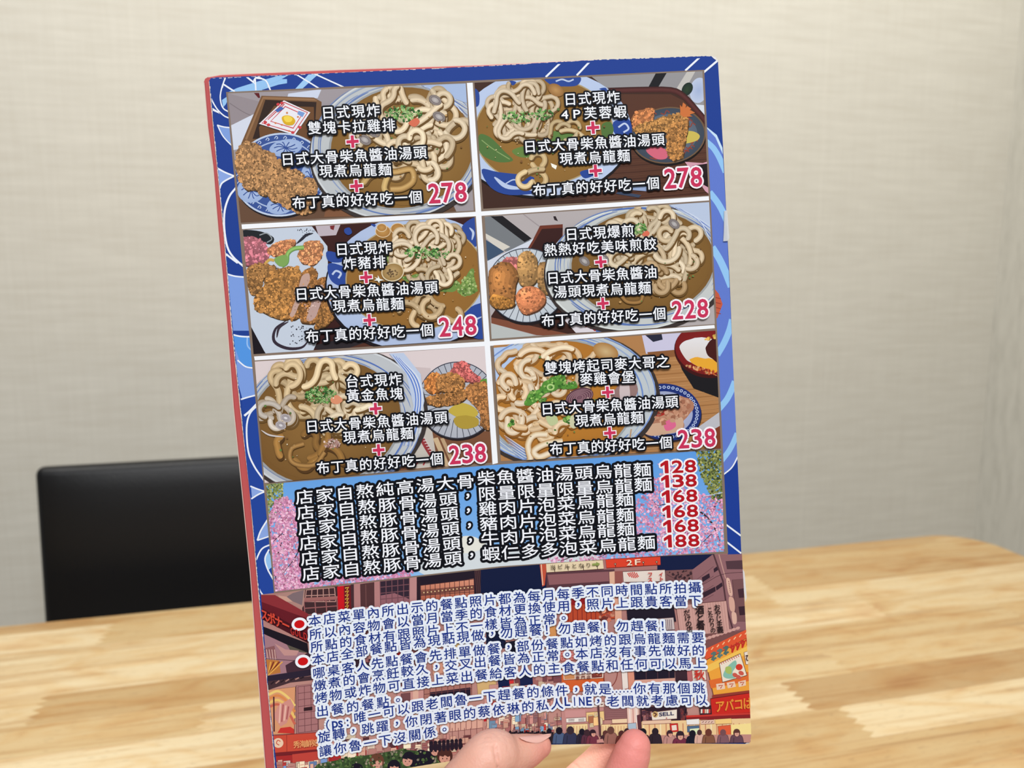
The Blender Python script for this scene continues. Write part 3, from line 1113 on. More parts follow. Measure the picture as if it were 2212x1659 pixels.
p2.rim(596, 632, 540, 416, -3, 10, (176, 158, 120))
for pts in ([(110, 930), (240, 950), (480, 980), (520, 1010), (440, 1080), (560, 1110), (330, 1130), (180, 1070)], [(600, 215), (720, 205), (880, 205), (860, 270), (760, 280), (660, 270)],
            [(1140, 560), (1250, 530), (1285, 600), (1270, 680), (1160, 660)], [(50, 300), (90, 330), (90, 420), (60, 430)], [(330, 235), (380, 245), (360, 270), (325, 265)],
            [(1030, 300), (1080, 290), (1090, 320)], [(880, 950), (960, 930), (1010, 960), (920, 1000)]):
    p2.poly(sm(pts, 4, True), (42, 72, 150))
p2.ribbon([(210, 990), (300, 1060), (420, 1080)], 34, (186, 202, 232), taper=True)
p2.ribbon([(300, 1040), (360, 1010), (420, 1030), (400, 1060)], 10, (186, 202, 232))
p2.ribbon([(1180, 600), (1230, 570), (1260, 610), (1220, 640)], 14, (196, 210, 236))
p2.ribbon([(690, 240), (740, 225), (790, 240), (830, 225)], 12, (190, 206, 234))
p2.poly(sm([(90, 660), (180, 680), (290, 790), (355, 860), (230, 870), (100, 800)], 5, True), (84, 118, 62))
p2.ribbon([(110, 700), (200, 770), (330, 850)], 7, (140, 166, 104))
p2.poly(sm([(540, 660), (640, 630), (800, 640), (850, 690), (700, 720), (560, 710)], 5, True), (96, 130, 66))
p2.poly(sm([(1050, 580), (1120, 560), (1140, 640), (1060, 680)], 5, True), (84, 116, 60))
p2.poly(sm([(350, 780), (480, 740), (560, 770), (500, 830), (400, 830)], 5, True), (102, 132, 66))
p2.noodles(430, 480, 260, 200, 34, 34, 21, 34, tone=(222, 204, 176))
p2.noodles(520, 930, 110, 70, 4, 40, 24, 26, tone=(220, 196, 150))
p2.noodles(760, 650, 200, 60, 5, 30, 25, 20, tone=(210, 190, 150))
p2.disc(690, 310, 66, 46, 30, (190, 146, 90), (150, 106, 58), 20)
scallions(p2, 400, 520, 130, 50, 60, 6)
scallions(p2, 590, 500, 80, 40, 40, 7)
p2.poly([(650, 880), (700, 900), (690, 930), (660, 910)], (250, 246, 232))
p2.poly([(1290, 1050), (1400, 1060), (1400, 1100), (1280, 1090)], (150, 170, 208))
p2.poly([(1180, 1100), (1360, 1130), (1340, 1150), (1160, 1120)], (60, 72, 96))

# --- pork cutlet set (middle left)
p3 = panel(2)
p3.poly([(100, 0), (2300, 0), (2300, 1300), (100, 1300)], (60, 30, 28))
p3.poly([(780, 60), (1010, 60), (960, 180), (820, 190)], (190, 178, 186))
p3.poly([(910, 105), (950, 100), (940, 140), (915, 130)], (120, 44, 48))
p3.poly([(1000, 1000), (2200, 960), (2200, 1200), (900, 1200)], (84, 48, 36))
p3.poly([(760, 1080), (1150, 980), (1250, 1030), (900, 1150)], (44, 38, 42))
p3.poly([(140, 100), (765, 110), (890, 270), (905, 820), (775, 1115), (395, 1145), (240, 900), (200, 400)], (198, 208, 222))
p3.poly([(245, 870), (395, 1150), (270, 1160)], (28, 22, 28))
p3.poly(sm([(205, 140), (350, 150), (455, 200), (430, 255), (330, 230), (205, 190)], 4, True), (34, 38, 42))
p3.ribbon([(340, 180), (400, 165), (440, 210), (400, 240)], 9, (150, 156, 160))
p3.ribbon([(640, 250), (680, 215), (720, 180), (775, 165)], 24, (44, 44, 54), taper=True)
p3.ribbon([(560, 870), (470, 940), (460, 1040), (560, 1095), (680, 1090), (740, 1030)], 26, (54, 44, 56), taper=True)
p3.ribbon([(575, 880), (500, 930), (480, 1010)], 20, (60, 50, 60), taper=True)
p3.specks([(600, 900), (740, 920), (720, 1060), (580, 1080)], 30, 6, [(50, 50, 62)], 3)
p3.specks([(640, 130), (800, 130), (760, 200), (650, 190)], 24, 5, [(60, 60, 72)], 4)
p3.crust(sm([(200, 210), (310, 200), (400, 260), (425, 330), (380, 400), (270, 425), (190, 400)], 4, True), (222, 122, 150), 120, 12, 8)
p3.crust(sm([(400, 300), (480, 240), (600, 215), (625, 250), (560, 340), (450, 350)], 4, True), (230, 144, 96), 110, 11, 9)
p3.crust(sm([(690, 260), (760, 220), (840, 240), (850, 330), (780, 420), (690, 400), (650, 350)], 4, True), (232, 150, 100), 120, 11, 10)
p3.ribbon([(700, 280), (620, 290), (570, 330), (560, 400), (520, 430)], 34, (130, 178, 92), [(84, 132, 60), (160, 204, 116), (110, 160, 78)])
p3.poly(sm([(460, 370), (560, 340), (560, 420), (500, 430)], 4, True), (128, 166, 90))
p3.ribbon([(380, 420), (420, 380), (460, 385)], 22, (206, 168, 84))
p3.crust(sm([(240, 460), (330, 410), (410, 420), (470, 440), (380, 530), (330, 640), (270, 650), (235, 540)], 4, True), (160, 112, 60), 220, 13, 11)
p3.crust(sm([(400, 520), (460, 460), (600, 435), (670, 470), (650, 600), (620, 780), (560, 860), (430, 830), (310, 780), (300, 690), (370, 600)], 4, True), (178, 122, 60), 500, 15, 12)
p3.crust(sm([(660, 540), (690, 480), (760, 440), (805, 480), (780, 600), (700, 780), (640, 860), (570, 850), (600, 720)], 4, True), (164, 108, 54), 200, 12, 13)
p3.poly(wob(sm([(680, 520), (740, 490), (740, 560), (690, 680), (620, 830), (590, 820), (640, 680)], 4, True), 8, 2), (196, 162, 148))
p3.crust(sm([(780, 600), (810, 540), (880, 525), (900, 600), (860, 760), (790, 890), (720, 890), (670, 850)], 4, True), (166, 108, 54), 200, 12, 14)
p3.poly(wob(sm([(790, 640), (840, 580), (860, 620), (830, 760), (770, 870), (720, 860), (750, 760)], 4, True), 8, 3), (190, 158, 150))
p3.crust(sm([(860, 740), (920, 680), (980, 720), (960, 830), (860, 920), (790, 940), (800, 880)], 4, True), (158, 106, 52), 180, 12, 15)
p3.specks([(620, 640), (740, 520), (840, 640), (760, 840)], 60, 7, [(210, 182, 172), (176, 140, 130)], 16)
p3.disc(1580, 575, 712, 548, -6, (28, 22, 28))
p3.disc(1590, 560, 708, 540, -6, (190, 204, 230), (176, 192, 224))
for pts in ([(890, 310), (1030, 350), (1000, 400), (900, 390)], [(900, 410), (1010, 430), (1070, 480), (1050, 590), (960, 580), (905, 520)], [(1030, 130), (1070, 120), (1090, 160), (1060, 180), (1030, 160)],
            [(1980, 110), (2070, 40), (2110, 60), (2120, 200), (2080, 280), (2000, 210)], [(1330, 850), (1400, 840), (1410, 900), (1350, 910)], [(1390, 830), (1450, 830), (1450, 870), (1400, 860)],
            [(1900, 880), (2000, 790), (2160, 740), (2170, 1000), (2050, 1000)], [(1430, 900), (1600, 930), (1500, 960)], [(1240, 90), (1280, 95), (1270, 115)]):
    p3.poly(sm(pts, 4, True), (46, 74, 152))
p3.ribbon([(930, 500), (960, 470), (1000, 490), (980, 530)], 16, (190, 204, 230))
p3.ribbon([(2040, 120), (2070, 160), (2060, 220)], 20, (190, 204, 230), taper=True)
p3.ribbon([(1950, 960), (2060, 880), (2140, 840)], 18, (190, 204, 230), taper=True)
p3.disc(1600, 520, 560, 430, -6, (160, 112, 52), (146, 104, 50))
p3.rim(1600, 520, 560, 430, -6, 10, (180, 160, 120))
for x, y, a in ((1340, 150, 60), (1460, 130, 56), (1330, 120, 40)):
    p3.disc(x, y, a, a * 0.8, 0, (196, 150, 84), (168, 118, 60), 20)
    p3.rim(x, y, a, a * 0.8, 0, 6, (226, 200, 160), 24)
for q in ([(1500, 520), (1700, 490), (1860, 520), (1960, 570), (1900, 640), (1700, 620), (1540, 560)], [(1940, 640), (2000, 520), (2060, 450), (2090, 560), (2100, 640), (2000, 670)], [(1360, 330), (1440, 290), (1450, 350), (1390, 410)]):
    p3.poly(wob(sm(q, 5, True), 16, 4), (110, 142, 70))
    p3.specks(q, 60, 12, [(140, 168, 90), (84, 114, 52), (166, 186, 118)], 5)
p3.noodles(1700, 300, 270, 200, 36, 36, 31, 36, tone=(226, 208, 180))
p3.noodles(1780, 470, 200, 60, 8, 36, 32, 24)
p3.noodles(1720, 770, 230, 90, 8, 44, 33, 24, tone=(216, 190, 150))
p3.disc(1420, 480, 90, 76, -10, (196, 166, 116), (150, 118, 66), 24)
p3.rim(1420, 480, 88, 72, -10, 9, (220, 204, 170))
p3.specks(ell(1410, 490, 50, 30, 0, 14), 24, 8, [(90, 70, 50), (120, 96, 64)], 7)
p3.poly([(1270, 520), (1300, 530), (1300, 505), (1316, 535), (1350, 545), (1315, 552), (1310, 570), (1298, 550), (1268, 548), (1290, 536)], (240, 244, 236))
scallions(p3, 1650, 320, 130, 50, 70, 8)
scallions(p3, 1800, 330, 80, 40, 30, 9)

# --- pan fried dumpling set (middle right)
p4 = panel(3)
p4.poly([(0, 0), (2200, 0), (2200, 1300), (0, 1300)], (180, 172, 172))
p4.poly([(60, 190), (140, 180), (470, 400), (430, 440), (240, 480), (60, 320)], (120, 124, 128))
p4.poly([(115, 185), (215, 180), (460, 370), (400, 400)], (30, 28, 32))
p4.poly([(60, 320), (280, 440), (200, 480), (70, 360)], (214, 208, 196))
p4.poly([(60, 370), (230, 480), (90, 560)], (64, 84, 110))
p4.poly([(85, 560), (460, 380), (560, 300), (640, 420), (400, 700), (80, 760)], (212, 218, 230))
p4.ribbon([(390, 165), (460, 220), (540, 280)], 8, (158, 148, 150))
p4.poly([(640, 185), (660, 182), (680, 225), (650, 215)], (44, 34, 38))
p4.poly([(530, 262), (720, 250), (720, 500), (410, 480), (470, 380)], (110, 54, 40))
p4.poly([(545, 290), (720, 280), (700, 480), (440, 470)], (58, 30, 28))
p4.poly([(120, 1020), (200, 900), (900, 900), (1100, 1200), (760, 1170), (125, 1060)], (62, 36, 30))
p4.poly([(120, 1030), (760, 1168), (740, 1190), (500, 1180), (122, 1080)], (128, 76, 56))
p4.poly([(120, 1080), (480, 1180), (300, 1240), (120, 1240)], (186, 190, 188))
p4.poly([(770, 960), (1060, 1060), (1050, 1150), (830, 1160), (740, 1060)], (222, 216, 222))
for k in range(6): p4.ribbon([(770 + k * 34, 985 + k * 20), (820 + k * 34, 1030 + k * 22), (790 + k * 40, 1080 + k * 10)], 14, (186, 60, 66), n=3)
p4.poly([(990, 1110), (1060, 1090), (1060, 1150), (1000, 1155)], (90, 120, 190))
p4.disc(420, 780, 330, 318, 0, (34, 26, 28))
p4.disc(415, 762, 328, 312, 0, (206, 212, 216), (196, 204, 212))
for k in range(34):
    a = 6.283 * k / 34
    p4.ribbon([(415 + 130 * math.cos(a), 762 + 124 * math.sin(a)), (415 + 322 * math.cos(a), 762 + 306 * math.sin(a))], 5, (74, 80, 92), smooth=False)
p4.rim(415, 762, 326, 310, 0, 6, (66, 72, 86))
p4.crust(sm([(190, 590), (260, 530), (340, 540), (340, 640), (230, 660)], 4, True), (206, 110, 118), 60, 13, 31)
def dumpling(p, pts, c, seed):
    o = wob(sm(pts, 5, True), 8, seed)
    p.poly([(x + 8, y + 12) for x, y in o], shade(c, 0.4))
    cx_ = sum(q[0] for q in o) / len(o); cy_ = sum(q[1] for q in o) / len(o)
    for k, (f, g) in enumerate(((1, 0.78), (0.86, 0.94), (0.66, 1.06), (0.42, 1.2), (0.2, 1.34))):
        p.poly([(cx_ - 14 * k + (x - cx_) * f, cy_ - 16 * k + (y - cy_) * f) for x, y in o], shade(c, g))
    p.specks(o, 90, 11, [shade(c, 0.7), shade(c, 1.1), shade(c, 0.9)], seed, 0.1)
dumpling(p4, [(340, 560), (380, 490), (450, 480), (510, 560), (500, 720), (430, 770), (350, 740)], (186, 142, 88), 41)
dumpling(p4, [(520, 600), (590, 570), (650, 640), (640, 800), (580, 840), (515, 780)], (160, 122, 76), 42)
dumpling(p4, [(105, 640), (210, 570), (300, 590), (345, 680), (320, 800), (300, 930), (200, 950), (110, 880)], (176, 118, 66), 43)
dumpling(p4, [(330, 850), (420, 770), (520, 790), (575, 880), (520, 960), (420, 1000), (360, 980)], (222, 138, 92), 44)
dumpling(p4, [(110, 890), (190, 850), (310, 900), (290, 945), (180, 955), (125, 930)], (186, 128, 62), 45)
bowl_rim(p4, 1340, 620, 770, 520, -6, (204, 208, 206), (76, 108, 180), 1390, 580, 600, 440, (140, 100, 54), (124, 90, 46), 6)
p4.poly([(1560, 60), (2000, 40), (2000, 330), (1800, 200)], (186, 200, 224))
for k in range(9): p4.ribbon([(1580 + k * 16, 90 + k * 4), (1760 + k * 14, 150 + k * 10), (1960, 270 + k * 18)], 8, (84, 114, 190) if k % 2 else (208, 218, 234), taper=True)
p4.disc(1400, 570, 560, 420, -6, (146, 108, 58), (126, 92, 46))
p4.noodles(1460, 400, 400, 240, 42, 42, 41, 38, tone=(220, 204, 176))
p4.noodles(1640, 520, 200, 200, 14, 42, 42, 28)
p4.noodles(1560, 720, 220, 60, 8, 42, 43, 22, tone=(200, 170, 130))
p4.ribbon([(1200, 840), (1260, 900), (1360, 900), (1390, 840)], 34, (150, 104, 50), [(100, 72, 40), (176, 132, 76), (110, 80, 44)])
scallions(p4, 1360, 290, 60, 50, 50, 10)
p4.poly(sm([(1380, 340), (1420, 305), (1445, 330), (1420, 355)], 3, True), (218, 112, 86))
for x, y in ((900, 560), (1060, 540), (1650, 250)):
    p4.disc(x, y, 52, 36, 40, (192, 188, 186), (110, 100, 96), 20)
    p4.rim(x, y, 34, 20, 40, 5, (112, 102, 104), 20)

# --- fried fish set (lower left)
p5 = panel(4)
p5.poly([(100, 0), (2300, 0), (2300, 1300), (100, 1300)], (222, 208, 208))
p5.poly([(1500, 200), (1640, 210), (1640, 420), (1500, 380)], (206, 190, 190))
p5.poly([(1560, 700), (2300, 740), (2300, 1200), (1300, 1200)], (124, 82, 58))
p5.poly([(1560, 680), (1640, 640), (1700, 1020), (1500, 1040), (1380, 1000)], (198, 190, 180))
p5.poly([(1660, 790), (1700, 780), (1800, 1020), (1760, 1020)], (206, 178, 140))
p5.poly([(1720, 790), (1750, 785), (1850, 1010), (1820, 1015)], (190, 160, 124))
p5.ribbon([(1545, 740), (1600, 850), (1670, 960)], 38, (150, 56, 60))
for k in range(10): p5.ribbon([(1545 + k * 12, 745 + k * 22), (1575 + k * 12, 740 + k * 22)], 6, (222, 206, 206), smooth=False)
p5.disc(1465, 880, 62, 50, 0, (214, 190, 60), (196, 168, 40), 20)
for k in range(5): p5.ribbon([(1300 + k * 70, 1050 - k * 10), (1360 + k * 60, 1010 - k * 10)], 12, (170, 60, 66), smooth=False)
p5.disc(1866, 488, 326, 322, 0, (40, 32, 34))
p5.disc(1860, 474, 322, 318, 0, (196, 198, 204), (176, 180, 190))
for k in range(36):
    a = 6.283 * k / 36
    p5.ribbon([(1860 + 170 * math.cos(a), 474 + 166 * math.sin(a)), (1860 + 314 * math.cos(a), 474 + 310 * math.sin(a))], 5, (52, 56, 70), smooth=False)
p5.rim(1860, 474, 318, 314, 0, 6, (50, 54, 70))
p5.crust(sm([(1590, 320), (1660, 250), (1740, 290), (1720, 400), (1620, 410)], 4, True), (222, 132, 62), 90, 13, 51)
p5.crust(sm([(1800, 250), (1850, 170), (1930, 160), (1985, 240), (2060, 300), (2030, 335), (1920, 310), (1840, 300)], 4, True), (218, 98, 104), 130, 12, 52)
p5.poly(sm([(2050, 310), (2120, 300), (2120, 360), (2070, 360)], 4, True), (96, 150, 60))
p5.poly(wob(sm([(1790, 560), (1880, 500), (1980, 520), (2030, 580), (1980, 620), (1850, 610)], 4, True), 6, 3), (196, 172, 70))
p5.poly(wob(sm([(1830, 630), (1900, 600), (2020, 620), (2030, 680), (1940, 710), (1860, 690)], 4, True), 6, 4), (176, 150, 60))
p5.crust(sm([(1690, 300), (1760, 255), (1860, 265), (1920, 330), (1880, 390), (1740, 400), (1690, 370)], 4, True), (176, 118, 62), 200, 13, 53)
p5.crust(sm([(1590, 470), (1680, 430), (1800, 420), (1930, 380), (1950, 430), (1880, 490), (1740, 520), (1640, 510)], 4, True), (160, 106, 54), 200, 13, 54)
p5.crust(sm([(1930, 370), (2010, 335), (2110, 340), (2140, 500), (2130, 700), (2060, 690), (2040, 560), (1960, 470)], 4, True), (172, 112, 60), 260, 13, 55)
bowl_rim(p5, 830, 640, 765, 590, -12, (196, 200, 204), (78, 110, 182), 770, 660, 620, 500, (142, 104, 56), (120, 86, 44), 9, 40)
p5.poly([(1300, 90), (1420, 85), (1560, 260), (1590, 480), (1540, 700), (1440, 860), (1500, 520), (1440, 260)], (190, 204, 228))
for k in range(6): p5.ribbon([(1330 + k * 12, 100 + k * 6), (1480 + k * 12, 300), (1520 + k * 10, 520), (1420 + k * 16, 850)], 16, (96, 130, 206) if k % 2 == 0 else (214, 222, 236), taper=True)
p5.disc(790, 640, 610, 490, -12, (150, 112, 60), (122, 88, 46))
p5.noodles(700, 420, 400, 240, 30, 50, 51, 34, tone=(220, 198, 160))
p5.noodles(900, 640, 340, 150, 22, 46, 52, 30, tone=(226, 210, 182))
p5.noodles(380, 560, 130, 120, 10, 44, 53, 22, tone=(206, 196, 184))
p5.noodles(640, 900, 330, 110, 6, 54, 54, 24, tone=(168, 124, 66), dark=(96, 66, 34))
p5.ribbon([(600, 830), (500, 870), (490, 960), (560, 1005), (690, 1000), (770, 900)], 40, (168, 122, 66), [(110, 78, 40), (186, 142, 84), (120, 86, 46)])
for x, y in ((450, 620), (410, 680)):
    p5.disc(x, y, 46, 34, 20, (222, 218, 220), (170, 160, 160), 20)
    for q in (30, 20): p5.rim(x, y, q, q * 0.7, 20, 4, (120, 110, 116), 18)
p5.ribbon([(250, 720), (320, 760), (440, 775)], 14, (206, 198, 196), taper=True)
scallions(p5, 740, 430, 130, 70, 150, 11)
p5.poly(sm([(820, 460), (870, 430), (920, 470), (880, 505), (830, 495)], 3, True), (222, 146, 110))
p5.specks(ell(830, 830, 70, 40, 0, 16), 60, 9, [(190, 150, 140), (150, 110, 104), (214, 190, 180)], 12)

# --- baked burger set (lower right)
p6 = panel(5)
p6.poly([(0, 0), (2200, 0), (2200, 1300), (0, 1300)], (178, 128, 80))
for k in range(24): p6.ribbon([(1150, 260 + k * 36), (1500, 240 + k * 36), (1960, 200 + k * 36)], 9, (160, 110, 64) if k % 2 else (192, 142, 92), smooth=True, taper=True)
p6.poly([(1300, 70), (2000, 40), (2000, 200), (1340, 250)], (204, 200, 224))
p6.poly([(1330, 90), (1470, 80), (1480, 130), (1400, 150)], (40, 42, 60))
p6.poly([(1350, 236), (1600, 214), (1600, 268), (1380, 300)], (142, 92, 56))
p6.poly([(1590, 230), (1640, 380), (1740, 540), (1960, 620), (1990, 400), (1960, 60)], (28, 26, 30))
p6.disc(1850, 230, 276, 220, 12, (66, 20, 20))
p6.disc(1850, 215, 268, 208, 12, (140, 36, 34), (120, 28, 28))
p6.poly(wob(sm([(1620, 190), (1700, 130), (1830, 110), (1930, 150), (1960, 300), (1960, 400), (1800, 360), (1680, 300)], 5, True), 10, 5), (230, 228, 230), grad=(212, 200, 190))
p6.poly(wob(sm([(1700, 300), (1800, 280), (1960, 320), (1960, 410), (1800, 370)], 5, True), 10, 6), (232, 168, 52))
p6.poly(wob(sm([(1840, 190), (1900, 120), (1960, 120), (1960, 320), (1880, 280), (1850, 240)], 5, True), 8, 7), (70, 26, 24))
p6.specks([(1830, 130), (1960, 60), (1960, 130), (1870, 130)], 24, 14, [(222, 180, 90), (190, 140, 60)], 4)
p6.specks(sm([(1640, 330), (1800, 400), (1950, 440), (1940, 400), (1780, 360)], 3, True), 50, 12, [(196, 96, 50), (214, 160, 110), (150, 50, 36)], 5)
p6.poly([(1780, 860), (1950, 740), (1990, 760), (1990, 1060), (1850, 1060)], (190, 190, 196))
p6.poly([(1840, 920), (1980, 840), (1980, 1060), (1900, 1060)], (128, 62, 38))
p6.disc(1512, 752, 296, 240, 8, (50, 40, 40))
p6.disc(1508, 738, 294, 238, 8, (36, 56, 124), (30, 48, 116))
for k in range(44):
    a = 6.283 * k / 44
    x, y = 1508 + 262 * math.cos(a) * 0.99 - 20 * math.sin(a), 738 + 208 * math.sin(a) + 26 * math.cos(a)
    p6.rim(x, y, 11, 10, 0, 7, (186, 200, 232), 8)
p6.disc(1505, 742, 226, 178, 8, (196, 200, 220), (160, 168, 200))
p6.poly(wob(sm([(1330, 700), (1420, 620), (1580, 600), (1700, 620), (1740, 700), (1660, 800), (1640, 880), (1440, 920), (1320, 860)], 5, True), 12, 8), (176, 124, 98))
p6.specks(sm([(1350, 690), (1440, 630), (1580, 610), (1690, 640), (1710, 710), (1620, 800), (1420, 820)], 3, True), 130, 22, [(190, 138, 110), (164, 108, 84), (206, 158, 130)], 6, 0.06)
p6.poly(wob(sm([(1300, 870), (1420, 830), (1560, 810), (1640, 780), (1640, 880), (1500, 925), (1360, 930)], 5, True), 6, 9), (206, 168, 140))
p6.poly(sm([(1385, 720), (1440, 690), (1510, 700), (1490, 760), (1410, 770)], 4, True), (168, 40, 34))
p6.poly(wob(sm([(1490, 830), (1560, 800), (1590, 860), (1510, 895)], 4, True), 4, 3), (220, 104, 144))
bowl_rim(p6, 640, 620, 785, 560, -4, (198, 206, 210), (96, 130, 200), 620, 640, 610, 500, (186, 124, 46), (168, 112, 48), 13, 24)
p6.poly([(60, 200), (540, 150), (300, 290), (130, 470), (80, 600)], (182, 202, 234))
for k in range(8): p6.ribbon([(80 + k * 10, 560 - k * 16), (220 + k * 12, 330 - k * 10), (540, 160 + k * 8)], 13, (112, 152, 222) if k % 2 else (208, 220, 238), taper=True)
for k in range(10): p6.ribbon([(150 + k * 10, 930 + k * 18), (420, 1090 + k * 8), (760 + k * 20, 1120 - k * 4)], 9, (120, 150, 208) if k % 2 else (206, 216, 230), taper=True)
p6.rim(640, 620, 778, 552, -4, 10, (120, 150, 210))
p6.disc(640, 620, 590, 470, -4, (194, 130, 48), (176, 116, 46))
p6.noodles(520, 350, 420, 180, 28, 46, 61, 30, tone=(232, 214, 186), dark=(160, 104, 44))
p6.noodles(280, 660, 180, 220, 18, 50, 62, 30, tone=(236, 218, 190), dark=(160, 104, 44))
p6.noodles(500, 820, 240, 140, 9, 50, 63, 24, tone=(232, 210, 176), dark=(160, 104, 44))
p6.ribbon([(510, 920), (400, 930), (350, 1010), (370, 1120), (360, 1150)], 56, (230, 210, 178), [(170, 120, 60), (232, 214, 184), (244, 230, 204), (226, 204, 166), (180, 130, 70)])
p6.ribbon([(640, 980), (500, 1000), (400, 1060), (440, 1110), (530, 1080)], 56, (230, 210, 178), [(170, 120, 60), (232, 214, 184), (244, 230, 204), (226, 204, 166), (180, 130, 70)])
p6.disc(1000, 230, 110, 70, 20, (206, 178, 130), (172, 124, 66), 24)
for q in ([(320, 660), (360, 580), (440, 540), (500, 470), (560, 470), (600, 540), (500, 580), (420, 640), (360, 680)], [(530, 450), (600, 430), (660, 430), (670, 500), (740, 480), (760, 540), (620, 540), (560, 520)], [(180, 850), (220, 800), (230, 840)],
          [(640, 800), (700, 760), (690, 830)], [(440, 640), (500, 620), (480, 660)]):
    p6.poly(wob(sm(q, 5, True), 10, 4), (84, 140, 56))
    p6.specks(q, 50, 13, [(110, 164, 70), (60, 108, 44), (150, 190, 100), (92, 148, 60)], 5)
p6.rim(538, 528, 26, 22, 0, 14, (176, 210, 130), 20)
p6.poly(sm([(520, 740), (580, 760), (600, 820), (540, 850), (500, 790)], 4, True), (190, 200, 150))
p6.poly(sm([(680, 800), (740, 760), (760, 850), (720, 870)], 4, True), (206, 206, 170))
p6.disc(780, 610, 120, 72, -20, (120, 84, 96), (92, 60, 70), 28)
for k in range(5): p6.rim(780, 614, 110 - 20 * k, 60 - 10 * k, -20, 5, (160, 122, 130), 26)
p6.poly(sm([(1040, 640), (1120, 500), (1230, 470), (1270, 560), (1200, 640)], 5, True), (150, 120, 116))
p6.poly(sm([(1120, 520), (1190, 490), (1200, 640), (1130, 650)], 4, True), (206, 190, 190))
p6.ribbon([(1215, 880), (1190, 980), (1080, 1090)], 10, (190, 150, 110))

PHOTOS = [p1, p2, p3, p4, p5, p6]
for k, (ph, e) in enumerate(zip(PHOTOS, ((1640, 760, 460, 400), (596, 632, 480, 360), (1600, 520, 500, 370), (1400, 570, 500, 370), (790, 640, 540, 420), (640, 620, 520, 410)))):
    ph.specks(ell(*e, 0, 24), 30, 5, [(240, 226, 200), (226, 204, 166), (206, 176, 128)], 80 + k, 0.05)
    ph.specks(ell(*e, 0, 24), 26, 9, [(96, 128, 66), (190, 150, 96), (120, 84, 48)], 90 + k, 0.1)
P_LABEL = ['printed photo of fried chicken on a blue plate beside udon', 'printed photo of udon with fried prawns on a dark tray', 'printed photo of sliced pork cutlet beside udon',
           'printed photo of pan fried dumplings beside udon', 'printed photo of udon with fried fish on a grey plate', 'printed photo of udon with a red bowl of egg']
LINES = [
    [('日式現炸', (965, 492), (1415, 470), 100), ('雙塊卡拉雞排', (860, 610), (1535, 585), 100), ('日式大骨柴魚醬油湯頭', (650, 855), (1780, 797), 100),
     ('現煮烏龍麵', (948, 947), (1505, 930), 100), ('布丁真的好好吃一個', (738, 1195), (1745, 1145), 100)],
    [('日式現炸', (755, 385), (1185, 365), 97), ('4', (733, 505), (785, 503), 66), ('P', (825, 500), (882, 498), 66), ('芙蓉蝦', (912, 492), (1238, 478), 97),
     ('日式大骨柴魚醬油湯頭', (440, 755), (1535, 695), 97), ('現煮烏龍麵', (722, 850), (1265, 820), 97), ('布丁真的好好吃一個', (515, 1095), (1495, 1035), 97)],
    [('日式現炸', (960, 298), (1405, 280), 102), ('炸豬排', (1025, 410), (1360, 395), 102), ('日式大骨柴魚醬油湯頭', (635, 660), (1780, 600), 102),
     ('現煮烏龍麵', (940, 757), (1505, 732), 102), ('布丁真的好好吃一個', (722, 1000), (1745, 945), 102)],
    [('日式現爆煎', (740, 340), (1310, 305), 104), ('熱熱好吃美味煎餃', (565, 470), (1495, 415), 104), ('日式大骨柴魚醬油', (585, 705), (1500, 650), 104),
     ('湯頭現煮烏龍麵', (648, 820), (1450, 780), 104), ('布丁真的好好吃一個', (543, 1060), (1575, 995), 104)],
    [('台式現炸', (948, 320), (1400, 300), 102), ('黃金魚塊', (955, 435), (1410, 415), 102), ('日式大骨柴魚醬油湯頭', (618, 690), (1775, 610), 102),
     ('現煮烏龍麵', (928, 780), (1495, 740), 102), ('布丁真的好好吃一個', (710, 1030), (1740, 950), 102)],
    [('雙塊烤起司麥大哥之', (490, 370), (1525, 310), 104), ('麥雞會堡', (785, 460), (1235, 440), 104), ('日式大骨柴魚醬油湯頭', (460, 710), (1600, 645), 104),
     ('現煮烏龍麵', (750, 810), (1310, 775), 104), ('布丁真的好好吃一個', (535, 1045), (1550, 985), 104)]]
PLUS = [[(1205, 715), (1235, 1062)], [(980, 605), (1000, 942)], [(1205, 522), (1232, 868)], [(1035, 568), (1053, 915)], [(1190, 543), (1215, 882)], [(1015, 570), (1033, 910)]]
PRICE = [('278', (1800, 1121), (2092, 1107)), ('278', (1540, 1005), (1828, 988)), ('248', (1797, 925), (2092, 908)), ('228', (1632, 972), (1928, 952)), ('238', (1797, 922), (2092, 902)), ('238', (1605, 962), (1910, 946))]
PINK = (205, 52, 92)
for i, ph in enumerate(PHOTOS):
    po = ph.build('food_photo', menu)
    po['label'] = P_LABEL[i]
    zt = ph.top + 1e-5
    tx = Print(0).pen(*PENS[i])
    for chars, L, R, h in LINES[i]:
        text_line(tx, chars, (L, R), h * 0.97, fit='box' if chars in '4P' else 'em', z=zt, ow=4.2, bold=0.32, gw=(52 if chars in '4P' else None))
    tx.build('dish_name', po)['label'] = 'white lettering outlined in black'
    for c in PLUS[i]:
        pg = Print(0).pen(*PENS[i])
        plus(pg, c, 112, zt + 2e-5)
        pg.build('plus_sign', po)['label'] = 'pink plus sign edged in white'
    pp = Print(0).pen(*PENS[i])
    t_, L, R = PRICE[i]
    text_line(pp, t_, (L, R), 150, 84, fill=PINK, line=(250, 244, 248), ow=4.6, bold=0.9, z=zt + 2e-5, fit='box')
    pp.build('price', po)['label'] = 'pink price edged in white'

